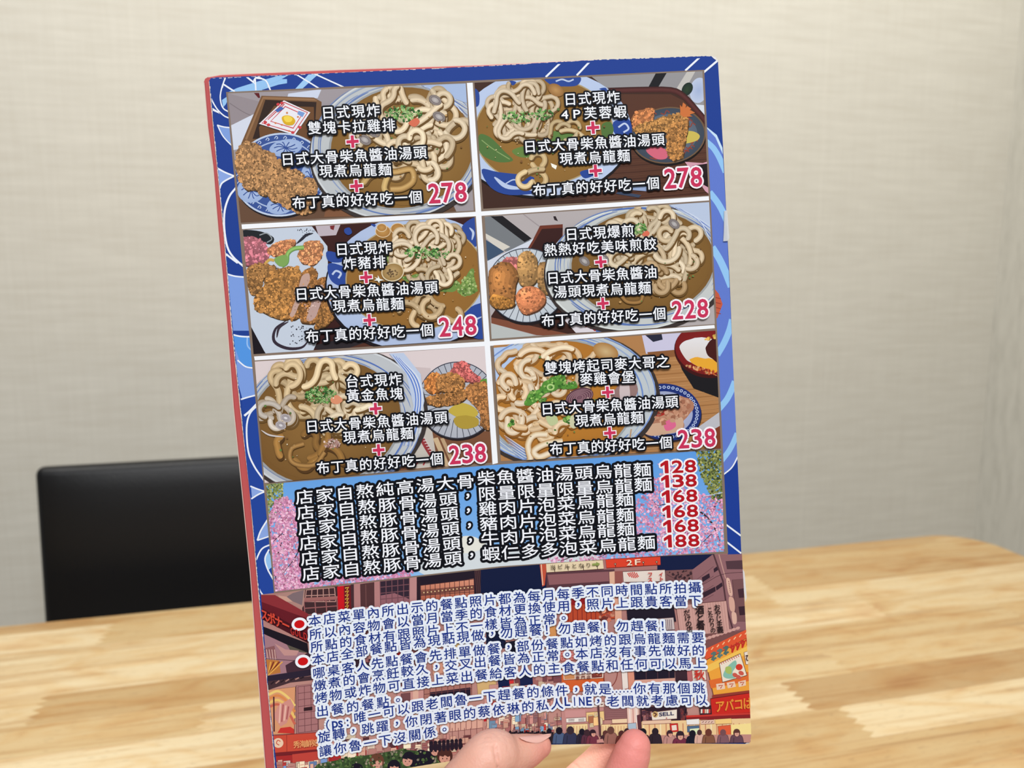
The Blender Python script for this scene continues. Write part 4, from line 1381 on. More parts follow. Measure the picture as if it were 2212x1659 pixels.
# ------------------------------------------------------------------ cherry blossom panel with the price list
SAK = [(575, 1046), (1069, 1004), (1557, 971), (1564.5, 1191), (594.5, 1277.5)]
sk = Print(ZP, clip=[[(575, 1046), (1069, 1004), (1080, 1223), (594.5, 1277.5)], [(1069, 1004), (1557, 971), (1564.5, 1191), (1080, 1223)]])
sk.pen((530, 980), 4.022)
LFT = sk.org, sk.sc
sk.poly([(560, 960), (1580, 940), (1580, 1300), (560, 1300)], (88, 152, 226), local=False, grad=(150, 196, 240))
sk.poly(sm([(940, 1178), (1000, 1160), (1040, 1170), (1120, 1185), (1200, 1180), (1300, 1215), (1000, 1250), (900, 1230)], 5, True), (214, 222, 226), local=False)
sk.poly(sm([(985, 1165), (1020, 1158), (1050, 1180), (1000, 1195)], 5, True), (232, 232, 222), local=False)
pk = [(226, 158, 192), (206, 132, 168), (238, 184, 210), (190, 116, 152), (220, 150, 190)]


def blossom(pts, n, seed, size=3.2, cols=pk):
    o, sc = sk.org, sk.sc
    sk.pen((0, 0), 1)
    sk.specks(pts, n, size, cols, seed, 0.12)
    sk.pen(o, sc)


blossom([(572, 1040), (612, 1040), (610, 1090), (590, 1130), (578, 1120)], 420, 1, 2.6, [(150, 160, 90), (120, 136, 76), (178, 180, 116), (96, 112, 66)])
sk.pen((0, 0), 1)
for q in ([(593, 1270), (600, 1200), (615, 1140), (600, 1100)], [(600, 1200), (625, 1170), (650, 1150)], [(605, 1255), (640, 1235), (700, 1225)], [(1560, 1180), (1530, 1120), (1470, 1080)], [(1530, 1120), (1545, 1090), (1550, 1060)], [(1480, 1180), (1440, 1120), (1400, 1070)]):
    sk.ribbon(q, 4, (62, 44, 48), taper=True)
blossom([(596, 1078), (620, 1072), (636, 1088), (645, 1160), (655, 1250), (700, 1268), (592, 1280), (584, 1180), (580, 1120)], 1500, 2)
blossom([(600, 1250), (760, 1235), (900, 1228), (880, 1250), (600, 1279)], 700, 3, 2.8)
blossom([(1500, 965), (1562, 960), (1566, 1090), (1540, 1080), (1515, 1030)], 900, 4, 2.8, [(120, 132, 66), (92, 104, 54), (150, 156, 84), (70, 80, 48), (166, 166, 100)])
blossom([(1400, 1040), (1450, 1010), (1500, 1060), (1560, 1080), (1566, 1190), (1420, 1205), (1370, 1150), (1375, 1080)], 1700, 5, 2.8)
blossom([(1180, 1205), (1300, 1190), (1420, 1180), (1420, 1210), (1200, 1222)], 320, 6, 2.4)
blossom([(1420, 1000), (1452, 990), (1500, 1040), (1440, 1040)], 140, 7, 2.4)
for q in ([(1440, 1196), (1480, 1150), (1500, 1100)], [(1500, 1190), (1540, 1150), (1562, 1140)], [(1400, 1100), (1440, 1090), (1460, 1120)], [(610, 1240), (640, 1200), (660, 1150)], [(590, 1170), (612, 1150)], [(1290, 1205), (1330, 1190), (1380, 1195)], [(880, 1236), (900, 1215), (912, 1205)], [(1210, 1212), (1240, 1200)]):
    sk.ribbon(q, 1.8, (74, 50, 56), taper=True)
blossom([(590, 1090), (650, 1090), (660, 1270), (600, 1275)], 260, 8, 2.2, [(244, 200, 220), (236, 180, 206)])
blossom([(1400, 1060), (1560, 1090), (1560, 1185), (1430, 1195)], 300, 9, 2.2, [(244, 200, 220), (236, 180, 206)])
sk.ribbon([(1518, 1072), (1560, 1064), (1594, 1057)], 1.3, (226, 228, 236))
so = sk.build('blossom_photo', menu)
so['label'] = 'printed photo of pink cherry blossom under blue sky'
zt = sk.top + 2e-5
pl = Print(0)
LO, RO = ((530, 980), 4.022), ((1000, 960), 3.456)
g = lambda o, x, y: (o[0][0] + x / o[1], o[0][1] + y / o[1])
ROWS = [('店家自熬純高湯大骨', g(LO, 442, 380), g(LO, 1985, 232), '柴魚醬油湯頭烏龍麵', g(RO, 110, 252), g(RO, 1400, 182), None),
        ('店家自熬豚骨湯頭', g(LO, 452, 513), g(LO, 1835, 383), '限量限量限量烏龍麵', g(RO, 116, 370), g(RO, 1407, 292), g(RO, 36, 388)),
        ('店家自熬豚骨湯頭', g(LO, 464, 647), g(LO, 1845, 512), '雞肉片泡菜烏龍麵', g(RO, 122, 481), g(RO, 1268, 404), g(RO, 40, 497)),
        ('店家自熬豚骨湯頭', g(LO, 475, 780), g(LO, 1855, 641), '豬肉片泡菜烏龍麵', g(RO, 130, 592), g(RO, 1272, 518), g(RO, 48, 608)),
        ('店家自熬豚骨湯頭', g(LO, 486, 912), g(LO, 1865, 770), '牛肉片泡菜烏龍麵', g(RO, 138, 704), g(RO, 1276, 625), g(RO, 55, 721)),
        ('店家自熬豚骨湯頭', g(LO, 498, 1045), g(LO, 1876, 898), '蝦仁多多泡菜烏龍麵', g(RO, 146, 818), g(RO, 1430, 725), g(RO, 65, 830))]
for a, La, Ra, b, Lb, Rb, cm in ROWS:
    pl = Print(0)
    text_line(pl, a, (La, Ra), 29.5, 36.5, z=zt, ow=5.8, bold=0.3)
    text_line(pl, b, (Lb, Rb), 29.5, 36.5, z=zt, ow=5.8, bold=0.3)
    if cm: text_line(pl, '，', ((cm[0] - 15, cm[1]), (cm[0] + 15, cm[1] - 2)), 27, 30, z=zt, ow=5.0, bold=0.6)
    pl.build('noodle_list_row', so)['label'] = 'white lettering outlined in black'
for k, (t_, y) in enumerate(zip(('128', '138', '168', '168', '168', '188'), (165, 272, 385, 498, 607, 718))):
    pr_ = Print(0).pen(*RO)
    text_line(pr_, t_, ((1464 + k * 5, y + 4), (1735 + k * 5, y - 6)), 88, 78, fill=(184, 22, 34), line=(250, 246, 248), ow=4.4, bold=0.9, z=zt + 2e-5, fit='box')
    pr_.build('price', so)['label'] = 'dark red price edged in white'
# ------------------------------------------------------------------ night street picture with the notice
CL_L = [(556.5, 1285), (592, 1281), (1080, 1226), (1190, 1217), (1190, 1608), (597, 1703), (592, 1640), (574, 1440)]
CL_R = [(1190, 1217), (1367, 1203), (1572, 1195.5), (1602, 1195), (1616, 1450), (1621.5, 1586), (1619, 1602), (1611, 1606), (1400, 1605), (1190, 1608)]
ns = Print(8e-5, clip=[CL_L, CL_R], lay=1.6e-6)
A1, B1 = (540, 1220), 3.7786
A2, B2 = (1050, 1180), 3.4627
o1 = lambda: ns.pen(A1, B1)
o2 = lambda: ns.pen(A2, B2)
DK = (46, 28, 36)
ns.poly([(540, 1180), (1640, 1180), (1640, 1720), (540, 1720)], (168, 116, 112), local=False, grad=(206, 156, 142))


def grid(q, nx, ny, col, wd):
    for i in range(nx + 1):
        t = i / nx
        ns.ribbon([(q[0][0] + (q[1][0] - q[0][0]) * t, q[0][1] + (q[1][1] - q[0][1]) * t), (q[3][0] + (q[2][0] - q[3][0]) * t, q[3][1] + (q[2][1] - q[3][1]) * t)], wd, col, smooth=False)
    for i in range(ny + 1):
        t = i / ny
        ns.ribbon([(q[0][0] + (q[3][0] - q[0][0]) * t, q[0][1] + (q[3][1] - q[0][1]) * t), (q[1][0] + (q[2][0] - q[1][0]) * t, q[1][1] + (q[2][1] - q[1][1]) * t)], wd, col, smooth=False)


def box(q, col, edge=None, wd=4, grad=None):
    ns.poly(q, col, grad=grad)
    if edge: ns.ribbon(q, wd, edge, closed=True, smooth=False)


def clutter(x0, y0, x1, y1, n, seed, cols, smin, smax, slope=-0.09, edge=True):
    rr = random.Random(seed)
    for k in range(n):
        x, y = rr.uniform(x0, x1), rr.uniform(y0, y1)
        a, b = rr.uniform(smin, smax), rr.uniform(smin, smax)
        if rr.random() < 0.4: b *= 1.8
        s_ = slope * a
        q = [(x, y), (x + a, y + s_), (x + a, y + s_ + b), (x, y + b)]
        box(q, shade(rr.choice(cols), rr.uniform(0.85, 1.1)), (110, 62, 62) if edge else None, 2.5)
        if rr.random() < 0.5:
            for j in range(rr.randint(1, 3)):
                yy = y + b * (0.25 + 0.22 * j)
                ns.ribbon([(x + a * 0.15, yy), (x + a * 0.85, yy + s_ * 0.7)], 3, rr.choice([(120, 60, 60), (70, 60, 90), (190, 60, 50)]), smooth=False)


WARM = [(196, 138, 128), (222, 172, 150), (238, 206, 176), (176, 112, 108), (210, 150, 140), (244, 222, 190)]
o1()
# --- left half
box([(420, 190), (720, 165), (720, 420), (430, 440)], (66, 42, 46), None)
grid([(460, 205), (690, 185), (700, 300), (450, 300)], 5, 2, (190, 142, 132), 7)
grid([(440, 300), (710, 280), (716, 390), (450, 410)], 3, 2, (150, 92, 92), 9)
ns.poly([(430, 270), (715, 255), (715, 276), (430, 296)], (160, 104, 100))
ns.poly([(180, 250), (450, 195), (440, 330), (420, 360), (300, 300)], (176, 134, 124))
ns.poly([(350, 230), (440, 205), (425, 330), (330, 290), (300, 260)], (128, 108, 112))
ns.poly([(230, 250), (300, 260), (350, 300), (260, 300)], (204, 158, 140))
box([(712, 178), (766, 172), (772, 400), (722, 400)], (204, 22, 34))
box([(766, 172), (822, 166), (828, 400), (772, 400)], (110, 26, 34))
for k in range(6): ns.ribbon([(776, 190 + k * 30), (806, 182 + k * 30), (790, 206 + k * 30)], 8, (226, 180, 70), smooth=False)
box([(822, 160), (850, 158), (850, 380), (828, 380)], (70, 44, 50))
box([(848, 156), (1065, 128), (1065, 350), (850, 360)], (182, 128, 126))
box([(902, 158), (1012, 142), (1014, 340), (906, 345)], (84, 52, 54), (60, 38, 42), 5)
ns.ribbon([(945, 160), (948, 340)], 6, (120, 78, 76), smooth=False)
box([(1062, 134), (1302, 108), (1302, 310), (1066, 330)], (52, 38, 52))
ns.poly([(1064, 250), (1180, 230), (1302, 280), (1302, 310), (1066, 330)], (150, 98, 106))
grid([(1062, 134), (1302, 108), (1302, 310), (1066, 330)], 5, 4, (118, 76, 84), 7)
box([(1302, 106), (1362, 98), (1362, 310), (1302, 310)], (190, 138, 136), (140, 92, 92))
box([(1362, 98), (1390, 94), (1392, 300), (1362, 300)], (44, 30, 40))
box([(1388, 92), (1836, 46), (1850, 300), (1394, 300)], (36, 26, 40))
box([(1392, 168), (1600, 146), (1826, 112), (1830, 270), (1394, 290)], (220, 150, 122), None, 4, (176, 92, 70))
ns.poly([(1392, 215), (1830, 170), (1830, 205), (1394, 250)], (120, 72, 62))
grid([(1392, 168), (1828, 116), (1832, 270), (1394, 290)], 11, 3, (84, 48, 48), 5)
for k in range(14): ns.disc(1420 + k * 30, 226 - k * 3.4, 6, 6, 0, (240, 206, 150), n=6)
box([(1832, 50), (1905, 36), (1912, 260), (1850, 280)], (78, 52, 56))
for k in range(4): ns.ribbon([(1842 + k * 16, 46), (1862 + k * 14, 250)], 5, (50, 32, 40), smooth=False)
ns.poly([(1902, 30), (2420, -40), (2420, 300), (1912, 300)], (18, 28, 62))
# awning sign on the left edge
ns.poly([(70, 246), (205, 246), (475, 400), (475, 640), (90, 420)], (104, 28, 38))
ns.poly([(70, 246), (205, 246), (475, 400), (475, 440), (90, 300)], (140, 48, 54))
ns.poly([(70, 340), (475, 560), (475, 640), (90, 440)], (74, 20, 30))
ns.poly([(110, 560), (270, 600), (430, 690), (500, 900), (300, 900), (140, 900)], (166, 122, 130))
ns.poly([(250, 560), (420, 620), (470, 720), (330, 700)], (92, 84, 72))
ns.poly([(100, 500), (470, 640), (480, 720), (300, 650), (106, 560)], (28, 22, 32))
ns.poly([(200, 640), (290, 690), (400, 700), (380, 740), (280, 740)], (196, 146, 140))
ns.poly([(290, 820), (500, 700), (500, 880), (300, 880)], (70, 44, 56))
ns.poly([(120, 680), (200, 660), (220, 760), (140, 760)], (140, 90, 92))
for k in range(4): ns.ribbon([(135 + k * 22, 690), (150 + k * 20, 780)], 7, (210, 170, 160), smooth=False)
ns.poly([(130, 770), (240, 780), (250, 880), (150, 900)], (190, 120, 60))
for k in range(5): ns.ribbon([(150, 900), (170 + k * 24, 790)], 10, (120, 44, 34) if k % 2 else (232, 170, 80), smooth=False)
ns.ribbon([(130, 765), (500, 790)], 4, (60, 36, 44), smooth=False)
ns.poly([(140, 905), (510, 850), (510, 900), (145, 960)], (44, 34, 52))
ns.poly([(145, 950), (510, 905), (510, 940), (330, 960), (150, 1020)], (70, 48, 54))
for k in range(7): ns.ribbon([(170 + k * 40, 975 - k * 8), (200 + k * 40, 950 - k * 6)], 10, (176, 130, 120) if k % 2 else (40, 28, 36), smooth=False)
box([(150, 1020), (372, 995), (362, 1375), (185, 1385)], (222, 156, 112), (70, 40, 44))
for k, c in enumerate([(242, 206, 120), (224, 140, 80), (240, 196, 110), (206, 104, 84)]):
    ns.ribbon([(150, 1060 + k * 34), (230, 1030 + k * 36), (310, 1080 + k * 40), (368, 1150 + k * 50)], 20, c)
ns.poly([(230, 1150), (330, 1090), (360, 1150), (300, 1290), (250, 1320), (190, 1230)], (214, 146, 134))
for k in range(4): ns.ribbon([(250 + k * 22, 1130 + k * 8), (240 + k * 20, 1290 - k * 10)], 12, (176, 96, 96) if k % 2 else (236, 186, 170), smooth=False)
ns.ribbon([(195, 1075), (198, 1360)], 12, (84, 42, 48), smooth=False)
ns.poly([(225, 1370), (250, 1330), (330, 1320), (360, 1340), (362, 1376)], (204, 54, 48))
box([(376, 985), (560, 965), (560, 1370), (380, 1385)], (172, 118, 118), (92, 54, 58))
grid([(392, 995), (550, 975), (556, 1350), (396, 1370)], 3, 7, (110, 66, 70), 4)
ns.poly([(440, 1165), (510, 1155), (510, 1185), (440, 1192)], (52, 30, 36))
box([(182, 1392), (556, 1366), (560, 1505), (192, 1535)], (206, 78, 58), (120, 30, 36), 5)
ns.ribbon([(300, 1385), (302, 1525)], 4, (140, 44, 40), smooth=False)
ns.disc(232, 1452, 42, 40, 0, (240, 206, 176), n=16)
ns.ribbon([(250, 1440), (228, 1430), (218, 1455), (240, 1470)], 7, (206, 78, 58))
ns.poly([(184, 1535), (560, 1508), (560, 1545), (188, 1580)], (120, 34, 40))
box([(186, 1560), (345, 1548), (348, 1610), (190, 1622)], (172, 46, 46), (90, 26, 32))
ns.poly([(345, 1545), (560, 1520), (560, 1600), (348, 1615)], (196, 70, 60))
# middle left blocks, mostly between the lines of the notice
clutter(480, 400, 1300, 1000, 60, 3, [(150, 96, 96), (60, 40, 50), (186, 130, 124), (120, 70, 70), (180, 40, 40)], 40, 110)
box([(1480, 740), (1620, 720), (1620, 880), (1490, 900)], (216, 156, 130), (90, 46, 50))
ns.poly([(1640, 560), (1760, 545), (1770, 760), (1650, 780)], (226, 190, 130))
box([(1200, 1030), (1420, 1000), (1420, 1240), (1200, 1270)], (206, 148, 140), (130, 80, 80))
box([(1230, 1050), (1310, 1040), (1310, 1120), (1230, 1130)], (120, 76, 78))
box([(1330, 1000), (1375, 995), (1375, 1300), (1330, 1300)], (226, 178, 158))
box([(1420, 985), (1810, 940), (1810, 1080), (1420, 1130)], (176, 118, 106), (90, 50, 54))
box([(1470, 1040), (1800, 1000), (1800, 1070), (1470, 1110)], (38, 28, 46))
grid([(1420, 985), (1810, 940), (1810, 1080), (1420, 1130)], 8, 2, (110, 64, 64), 5)
box([(1850, 950), (2010, 930), (2010, 1020), (1860, 1060)], (216, 178, 120), (100, 60, 50))
ns.poly([(2020, 920), (2140, 905), (2140, 1010), (2030, 1020)], (24, 34, 74))
box([(1480, 1290), (1900, 1230), (1900, 1330), (1490, 1380)], (226, 176, 156), (120, 70, 70))
for k in range(9): ns.ribbon([(1500 + k * 44, 1300 - k * 6), (1500 + k * 44, 1380 - k * 6)], 5, (140, 84, 82), smooth=False)
ns.poly([(1900, 1180), (1960, 1170), (1960, 1270), (1910, 1280)], (196, 30, 40))
clutter(190, 1580, 900, 1659, 44, 5, WARM + [(200, 60, 50), (120, 150, 200), (246, 236, 220)], 26, 62)
clutter(560, 1380, 1250, 1580, 70, 6, WARM + [(90, 50, 54), (180, 44, 44), (236, 214, 190)], 34, 90)
clutter(1200, 1380, 1900, 1520, 70, 7, WARM + [(120, 70, 74), (240, 216, 190)], 24, 70)
clutter(1900, 1080, 2700, 1420, 110, 8, WARM + [(150, 110, 110), (120, 160, 200), (206, 60, 50), (240, 226, 200)], 22, 56)
for k in range(10): ns.ribbon([(1500 + k * 50, 1330), (1505 + k * 50, 1470)], 4, (130, 78, 78), smooth=False)
# hedge and heads along the bottom
hedge = [(480, 1700), (560, 1620), (780, 1570), (1000, 1550), (1250, 1500), (1420, 1520), (1600, 1560), (1700, 1600), (1500, 1700), (900, 1760)]
ns.poly(wob(hedge, 14, 3), (58, 78, 46))
ns.specks(hedge, 420, 12, [(76, 104, 58), (44, 62, 38), (92, 120, 66), (60, 86, 50), (150, 140, 120)], 9)


def head(x, y, r, hair, skin=(216, 158, 138), face=True, turn=0):
    ns.disc(x, y, r * 1.02, r * 1.1, 0, hair, n=22)
    if face:
        ns.disc(x + turn * r, y + r * 0.28, r * 0.72, r * 0.78, 0, skin, n=20)
        ns.poly([(x - r, y - r * 0.1), (x - r * 0.2, y + r * 0.12), (x + turn * r, y - r * 0.1), (x + r * 0.4, y + r * 0.14), (x + r, y - r * 0.1), (x + r * 0.6, y - r * 0.9), (x - r * 0.6, y - r * 0.9)], hair)
        for e in (-0.28, 0.28): ns.disc(x + (e + turn) * r, y + r * 0.36, r * 0.08, r * 0.1, 0, (60, 34, 38), n=8)
        ns.ribbon([(x + (turn - 0.12) * r, y + r * 0.74), (x + (turn + 0.12) * r, y + r * 0.74)], r * 0.06, (150, 80, 76), smooth=False)


BLK = (28, 24, 38)
for x, y in ((1310, 1590), (1400, 1560), (1450, 1570), (1380, 1600)): ns.disc(x, y, 62, 56, 10, BLK, n=18)
head(1300, 1580, 56, BLK, turn=-0.25)
head(1515, 1505, 46, (60, 36, 40), turn=-0.1)
head(1590, 1555, 62, (78, 44, 40))
for k in range(8): ns.disc(1480 + k * 34, 1450 - k * 3, 15, 17, 0, (36, 28, 40), n=10); ns.disc(1480 + k * 34, 1490 - k * 3, 17, 38, 0, (40, 30, 44), n=10)
ns.poly(wob(sm([(830, 1659), (840, 1620), (880, 1616), (920, 1640), (930, 1720), (830, 1720)], 4, True), 3, 2), BLK)
head(880, 1660, 40, BLK)
head(1036, 1598, 58, (106, 66, 50), turn=0.05)
ns.poly([(1120, 1720), (1125, 1620), (1180, 1594), (1226, 1625), (1240, 1720)], BLK)
head(1178, 1640, 50, BLK)

# --- right half
o2()
ns.poly([(-40, 130), (410, 110), (425, 310), (-40, 350)], (18, 28, 62))
ns.poly([(1280, 70), (1720, 50), (1600, 150), (1540, 190), (1280, 200)], (20, 30, 66))
ns.poly([(400, 130), (455, 120), (440, 290), (420, 300)], (196, 84, 60))
ns.ribbon([(412, 130), (424, 290)], 8, (236, 190, 160), smooth=False)
box([(450, 190), (960, 170), (960, 300), (450, 330)], (92, 58, 66))
box([(448, 124), (872, 100), (880, 168), (452, 196)], (234, 214, 178), (90, 60, 50))
box([(893, 96), (1302, 76), (1304, 138), (900, 162)], (222, 68, 44), (120, 40, 36))
for x, y in ((510, 165), (610, 155), (725, 150), (830, 144), (965, 132), (1075, 126), (1175, 120), (1275, 116)):
    ns.disc(x, y, 9, 9, 0, (80, 56, 50), n=8)
    ns.ribbon([(x, y), (x + 4, y + 26)], 5, (80, 56, 50), smooth=False)
    ns.disc(x, y, 4, 4, 0, (246, 230, 190), n=6)
box([(458, 210), (916, 186), (920, 262), (470, 290)], (144, 94, 98), (90, 56, 62))
box([(920, 190), (960, 186), (965, 420), (930, 420)], (226, 178, 150))
box([(960, 186), (1020, 184), (1020, 420), (965, 420)], (150, 86, 80))
box([(1022, 188), (1336, 174), (1340, 262), (1028, 268)], (232, 218, 206), (90, 60, 60), 5)
for k in range(6):
    d = -32 + k * 13
    hw = 30 * math.sqrt(max(0.05, 1 - (d / 40) ** 2))
    ns.ribbon([(1098 + d - hw * 0.5, 214 - hw * 0.8 + 4 * math.sin(k)), (1098 + d, 214), (1098 + d + hw * 0.5, 214 + hw * 0.75)], 7, (204, 62, 54))
box([(1340, 180), (1560, 170), (1560, 420), (1345, 420)], (124, 84, 84))
ns.specks([(1360, 190), (1540, 180), (1520, 240), (1380, 240)], 26, 10, [(60, 40, 46)], 3)
ns.poly([(1540, 175), (1690, 62), (1960, 56), (1985, 720), (1830, 660), (1790, 410), (1560, 420)], (146, 102, 106))
for k in range(6): ns.ribbon([(1560, 260 + k * 60), (1700, 150 + k * 70)], 4, (110, 72, 78), smooth=False)
for q in ([(1612, 232), (1668, 200), (1674, 232), (1618, 268)], [(1700, 168), (1735, 142), (1740, 172), (1704, 196)], [(1716, 300), (1762, 268), (1768, 296), (1722, 330)], [(1620, 345), (1712, 300), (1716, 334), (1626, 384)]):
    ns.poly(q, (54, 36, 48))
ns.ribbon([(1700, 60), (1770, 260), (1800, 470), (1850, 640)], 12, (84, 54, 60), smooth=False)
ns.ribbon([(1740, 60), (1790, 240)], 8, (196, 150, 140), smooth=False)
box([(1790, 110), (1960, 100), (1965, 170), (1800, 170)], (84, 58, 66))
box([(1840, 250), (1960, 240), (1975, 560), (1870, 560)], (120, 82, 84), (84, 52, 58))
box([(1880, 320), (1940, 310), (1945, 380), (1890, 385)], (70, 44, 54))
box([(1886, 450), (1940, 445), (1950, 510), (1895, 515)], (60, 38, 48))
ns.poly(sm([(1795, 240), (1820, 245), (1840, 330), (1838, 370), (1815, 360), (1800, 300)], 4, True), (222, 178, 160))
ns.poly(sm([(1815, 380), (1850, 390), (1860, 460), (1850, 490), (1822, 470)], 4, True), (216, 168, 150))
ns.poly(sm([(1835, 495), (1868, 500), (1872, 570), (1845, 575)], 4, True), (222, 178, 160))
for k in range(7): ns.disc(1813 + k * 2, 262 + k * 13, 4, 4, 0, (120, 70, 70), n=6)
ns.ribbon([(1350, 210), (1560, 300), (1760, 210), (1960, 190)], 3, (70, 44, 50))
box([(1420, 440), (1795, 405), (1822, 640), (1450, 672)], (208, 160, 150), (110, 70, 70), 6)
for k in range(18): ns.ribbon([(1434 + k * 20, 440 - k * 1.8), (1462 + k * 20, 664 - k * 1.8)], 3, (190, 140, 132), smooth=False)
ns.poly([(1450, 672), (1822, 640), (1960, 620), (1960, 700), (1640, 800), (1500, 720)], (124, 80, 78))
for k in range(9): ns.disc(1640 + k * 30, 690 - k * 10, 18, 12, -20, (210, 160, 150), n=8)
box([(560, 430), (850, 400), (962, 395), (962, 540), (560, 570)], (188, 74, 46), (90, 36, 34))
for k in range(8): ns.ribbon([(580 + k * 34, 440), (582 + k * 34, 560)], 5, (120, 36, 34), smooth=False)
ns.specks([(850, 420), (950, 410), (958, 560), (850, 570)], 46, 15, [(150, 70, 60), (190, 110, 90), (110, 50, 44), (220, 150, 120)], 5)
ns.poly([(640, 370), (860, 360), (860, 420), (640, 440)], (150, 30, 36))
ns.poly([(960, 390), (1010, 388), (1020, 900), (975, 900)], (226, 170, 144))
box([(1050, 470), (1400, 440), (1420, 560), (1060, 600)], (34, 28, 42), (90, 56, 60))
box([(1270, 540), (1400, 530), (1410, 620), (1290, 630)], (206, 190, 186), (90, 60, 64))
for k in range(8): ns.ribbon([(1285 + k * 14, 545), (1290 + k * 14, 625)], 5, (110, 90, 100), smooth=False)
ns.poly([(0, 640), (140, 620), (150, 760), (0, 790)], (22, 30, 60))
ns.poly([(130, 720), (240, 700), (240, 800), (150, 800)], (24, 24, 40))
box([(450, 580), (520, 575), (530, 700), (460, 700)], (216, 150, 90), (80, 44, 44))
box([(540, 770), (670, 755), (680, 850), (560, 860)], (200, 96, 90), (120, 40, 44))
grid([(545, 775), (666, 762), (672, 842), (565, 852)], 6, 4, (226, 170, 160), 4)
# band between the paragraphs
clutter(0, 900, 560, 1040, 40, 11, [(176, 110, 106), (206, 150, 140), (40, 40, 70), (230, 200, 170), (120, 70, 74), (200, 50, 50)], 30, 70)
ns.poly([(95, 965), (170, 955), (175, 1045), (100, 1050)], (22, 32, 72))
ns.poly([(250, 960), (345, 945), (350, 1030), (255, 1045)], (24, 34, 74))
box([(560, 920), (880, 900), (890, 1080), (570, 1090)], (214, 100, 50), (110, 44, 40))
box([(575, 940), (878, 918), (880, 985), (580, 1000)], (236, 210, 190), (120, 60, 50))
box([(582, 946), (660, 938), (662, 990), (586, 994)], (206, 140, 90))
box([(788, 926), (866, 920), (868, 978), (790, 984)], (120, 56, 50))
ns.specks([(792, 930), (862, 924), (864, 974), (794, 980)], 22, 9, [(196, 110, 80), (150, 70, 60)], 7)
ns.rim(930, 960, 50, 90, 10, 5, (130, 50, 44), 24)
box([(888, 920), (1000, 910), (1000, 935), (890, 940)], (238, 226, 214), (140, 70, 60))
box([(1010, 920), (1056, 915), (1066, 1060), (1020, 1070)], (238, 226, 216), (130, 70, 66))
box([(1056, 910), (1110, 905), (1110, 1080), (1066, 1080)], (222, 150, 124), (130, 70, 66))
ns.poly([(1100, 880), (1420, 860), (1420, 925), (1104, 940)], (112, 164, 224))
box([(1104, 935), (1410, 915), (1412, 985), (1110, 1000)], (34, 28, 44))
for k in range(4): ns.ribbon([(1110 + k * 86, 935), (1112 + k * 86, 1000)], 6, (80, 54, 62), smooth=False)
box([(1110, 1000), (1410, 985), (1410, 1050), (1110, 1060)], (222, 166, 146))
box([(1410, 900), (1500, 890), (1510, 1050), (1420, 1060)], (60, 40, 50))
box([(1500, 890), (1540, 885), (1545, 1060), (1510, 1060)], (190, 110, 110))
box([(1538, 922), (1640, 912), (1648, 1000), (1545, 1006)], (238, 224, 206), (150, 60, 54), 5)
box([(1545, 1010), (1650, 1004), (1660, 1110), (1560, 1120)], (226, 196, 190), (130, 60, 60))
# poster and red sign at the right edge
ns.poly([(1630, 770), (1965, 610), (1970, 700), (1640, 860)], (226, 88, 52))
for k in range(8): ns.ribbon([(1640 + k * 42, 790 - k * 19), (1655 + k * 42, 770 - k * 19)], 7, (246, 200, 150), smooth=False)
box([(1640, 850), (1970, 672), (1990, 1080), (1700, 1118)], (240, 164, 62), (110, 50, 40), 6)
ns.poly([(1662, 1000), (1985, 930), (1988, 1000), (1680, 1060)], (226, 110, 50))
ns.poly([(1648, 890), (1970, 735), (1975, 790), (1655, 940)], (246, 196, 90))
for k, c in enumerate([(90, 116, 110), (96, 124, 120), (84, 110, 104)]):
    x, y = 1690 + k * 46, 835 - k * 22
    ns.ribbon([(x - 10, y - 30), (x + 24, y - 44), (x - 4, y + 12), (x + 30, y - 6)], 15, c, n=3)
    ns.ribbon([(x + 8, y - 50), (x + 10, y + 20)], 11, c, smooth=False)
for k in range(4):
    x, y = 1832 + k * 38, 768 - k * 18
    ns.ribbon([(x - 10, y - 10), (x + 22, y - 26), (x + 4, y + 24)], 14, (196, 48, 40), n=3)
    ns.ribbon([(x, y - 34), (x + 6, y + 18)], 10, (196, 48, 40), smooth=False)
box([(1742, 872), (1898, 800), (1948, 962), (1766, 1014)], (240, 226, 206), (90, 50, 44), 6)
for k in range(9): ns.ribbon([(1752 + k * 16, 866 - k * 7), (1762 + k * 16, 880 - k * 7)], 5, (206, 70, 54), smooth=False)
ns.poly(sm([(1770, 960), (1800, 900), (1860, 850), (1870, 890), (1840, 940), (1860, 980), (1800, 985)], 4, True), (138, 190, 170))
ns.poly(sm([(1790, 900), (1830, 900), (1830, 950), (1790, 940)], 4, True), (170, 190, 100))
ns.disc(1890, 900, 26, 24, 0, (214, 60, 44), n=14)
for x, y in ((1860, 960), (1905, 945), (1885, 975)): ns.disc(x, y, 22, 16, 30, (206, 90, 76), n=10)
box([(1926, 790), (1995, 770), (1995, 880), (1940, 880)], (240, 224, 206), (120, 60, 50))
for k in range(3): ns.poly(wob([(1720 + k * 80, 1030 - k * 12), (1780 + k * 80, 1018 - k * 12), (1786 + k * 80, 1060 - k * 12), (1726 + k * 80, 1072 - k * 12)], 8, k), (238, 206, 180))
for k in range(3): ns.ribbon([(1736 + k * 80, 1040 - k * 12), (1766 + k * 80, 1036 - k * 12), (1750 + k * 80, 1060 - k * 12)], 8, (190, 80, 60), smooth=False)
ns.poly([(1690, 1108), (1990, 1070), (1990, 1100), (1690, 1140)], (150, 60, 50))
box([(1676, 1136), (1985, 1090), (1992, 1240), (1686, 1258)], (206, 44, 36), (110, 26, 30), 6)
ns.poly([(1480, 1270), (1990, 1250), (1990, 1290), (1480, 1310)], (140, 36, 40))
ns.poly([(1480, 1262), (1990, 1240), (1990, 1252), (1480, 1276)], (206, 60, 52))
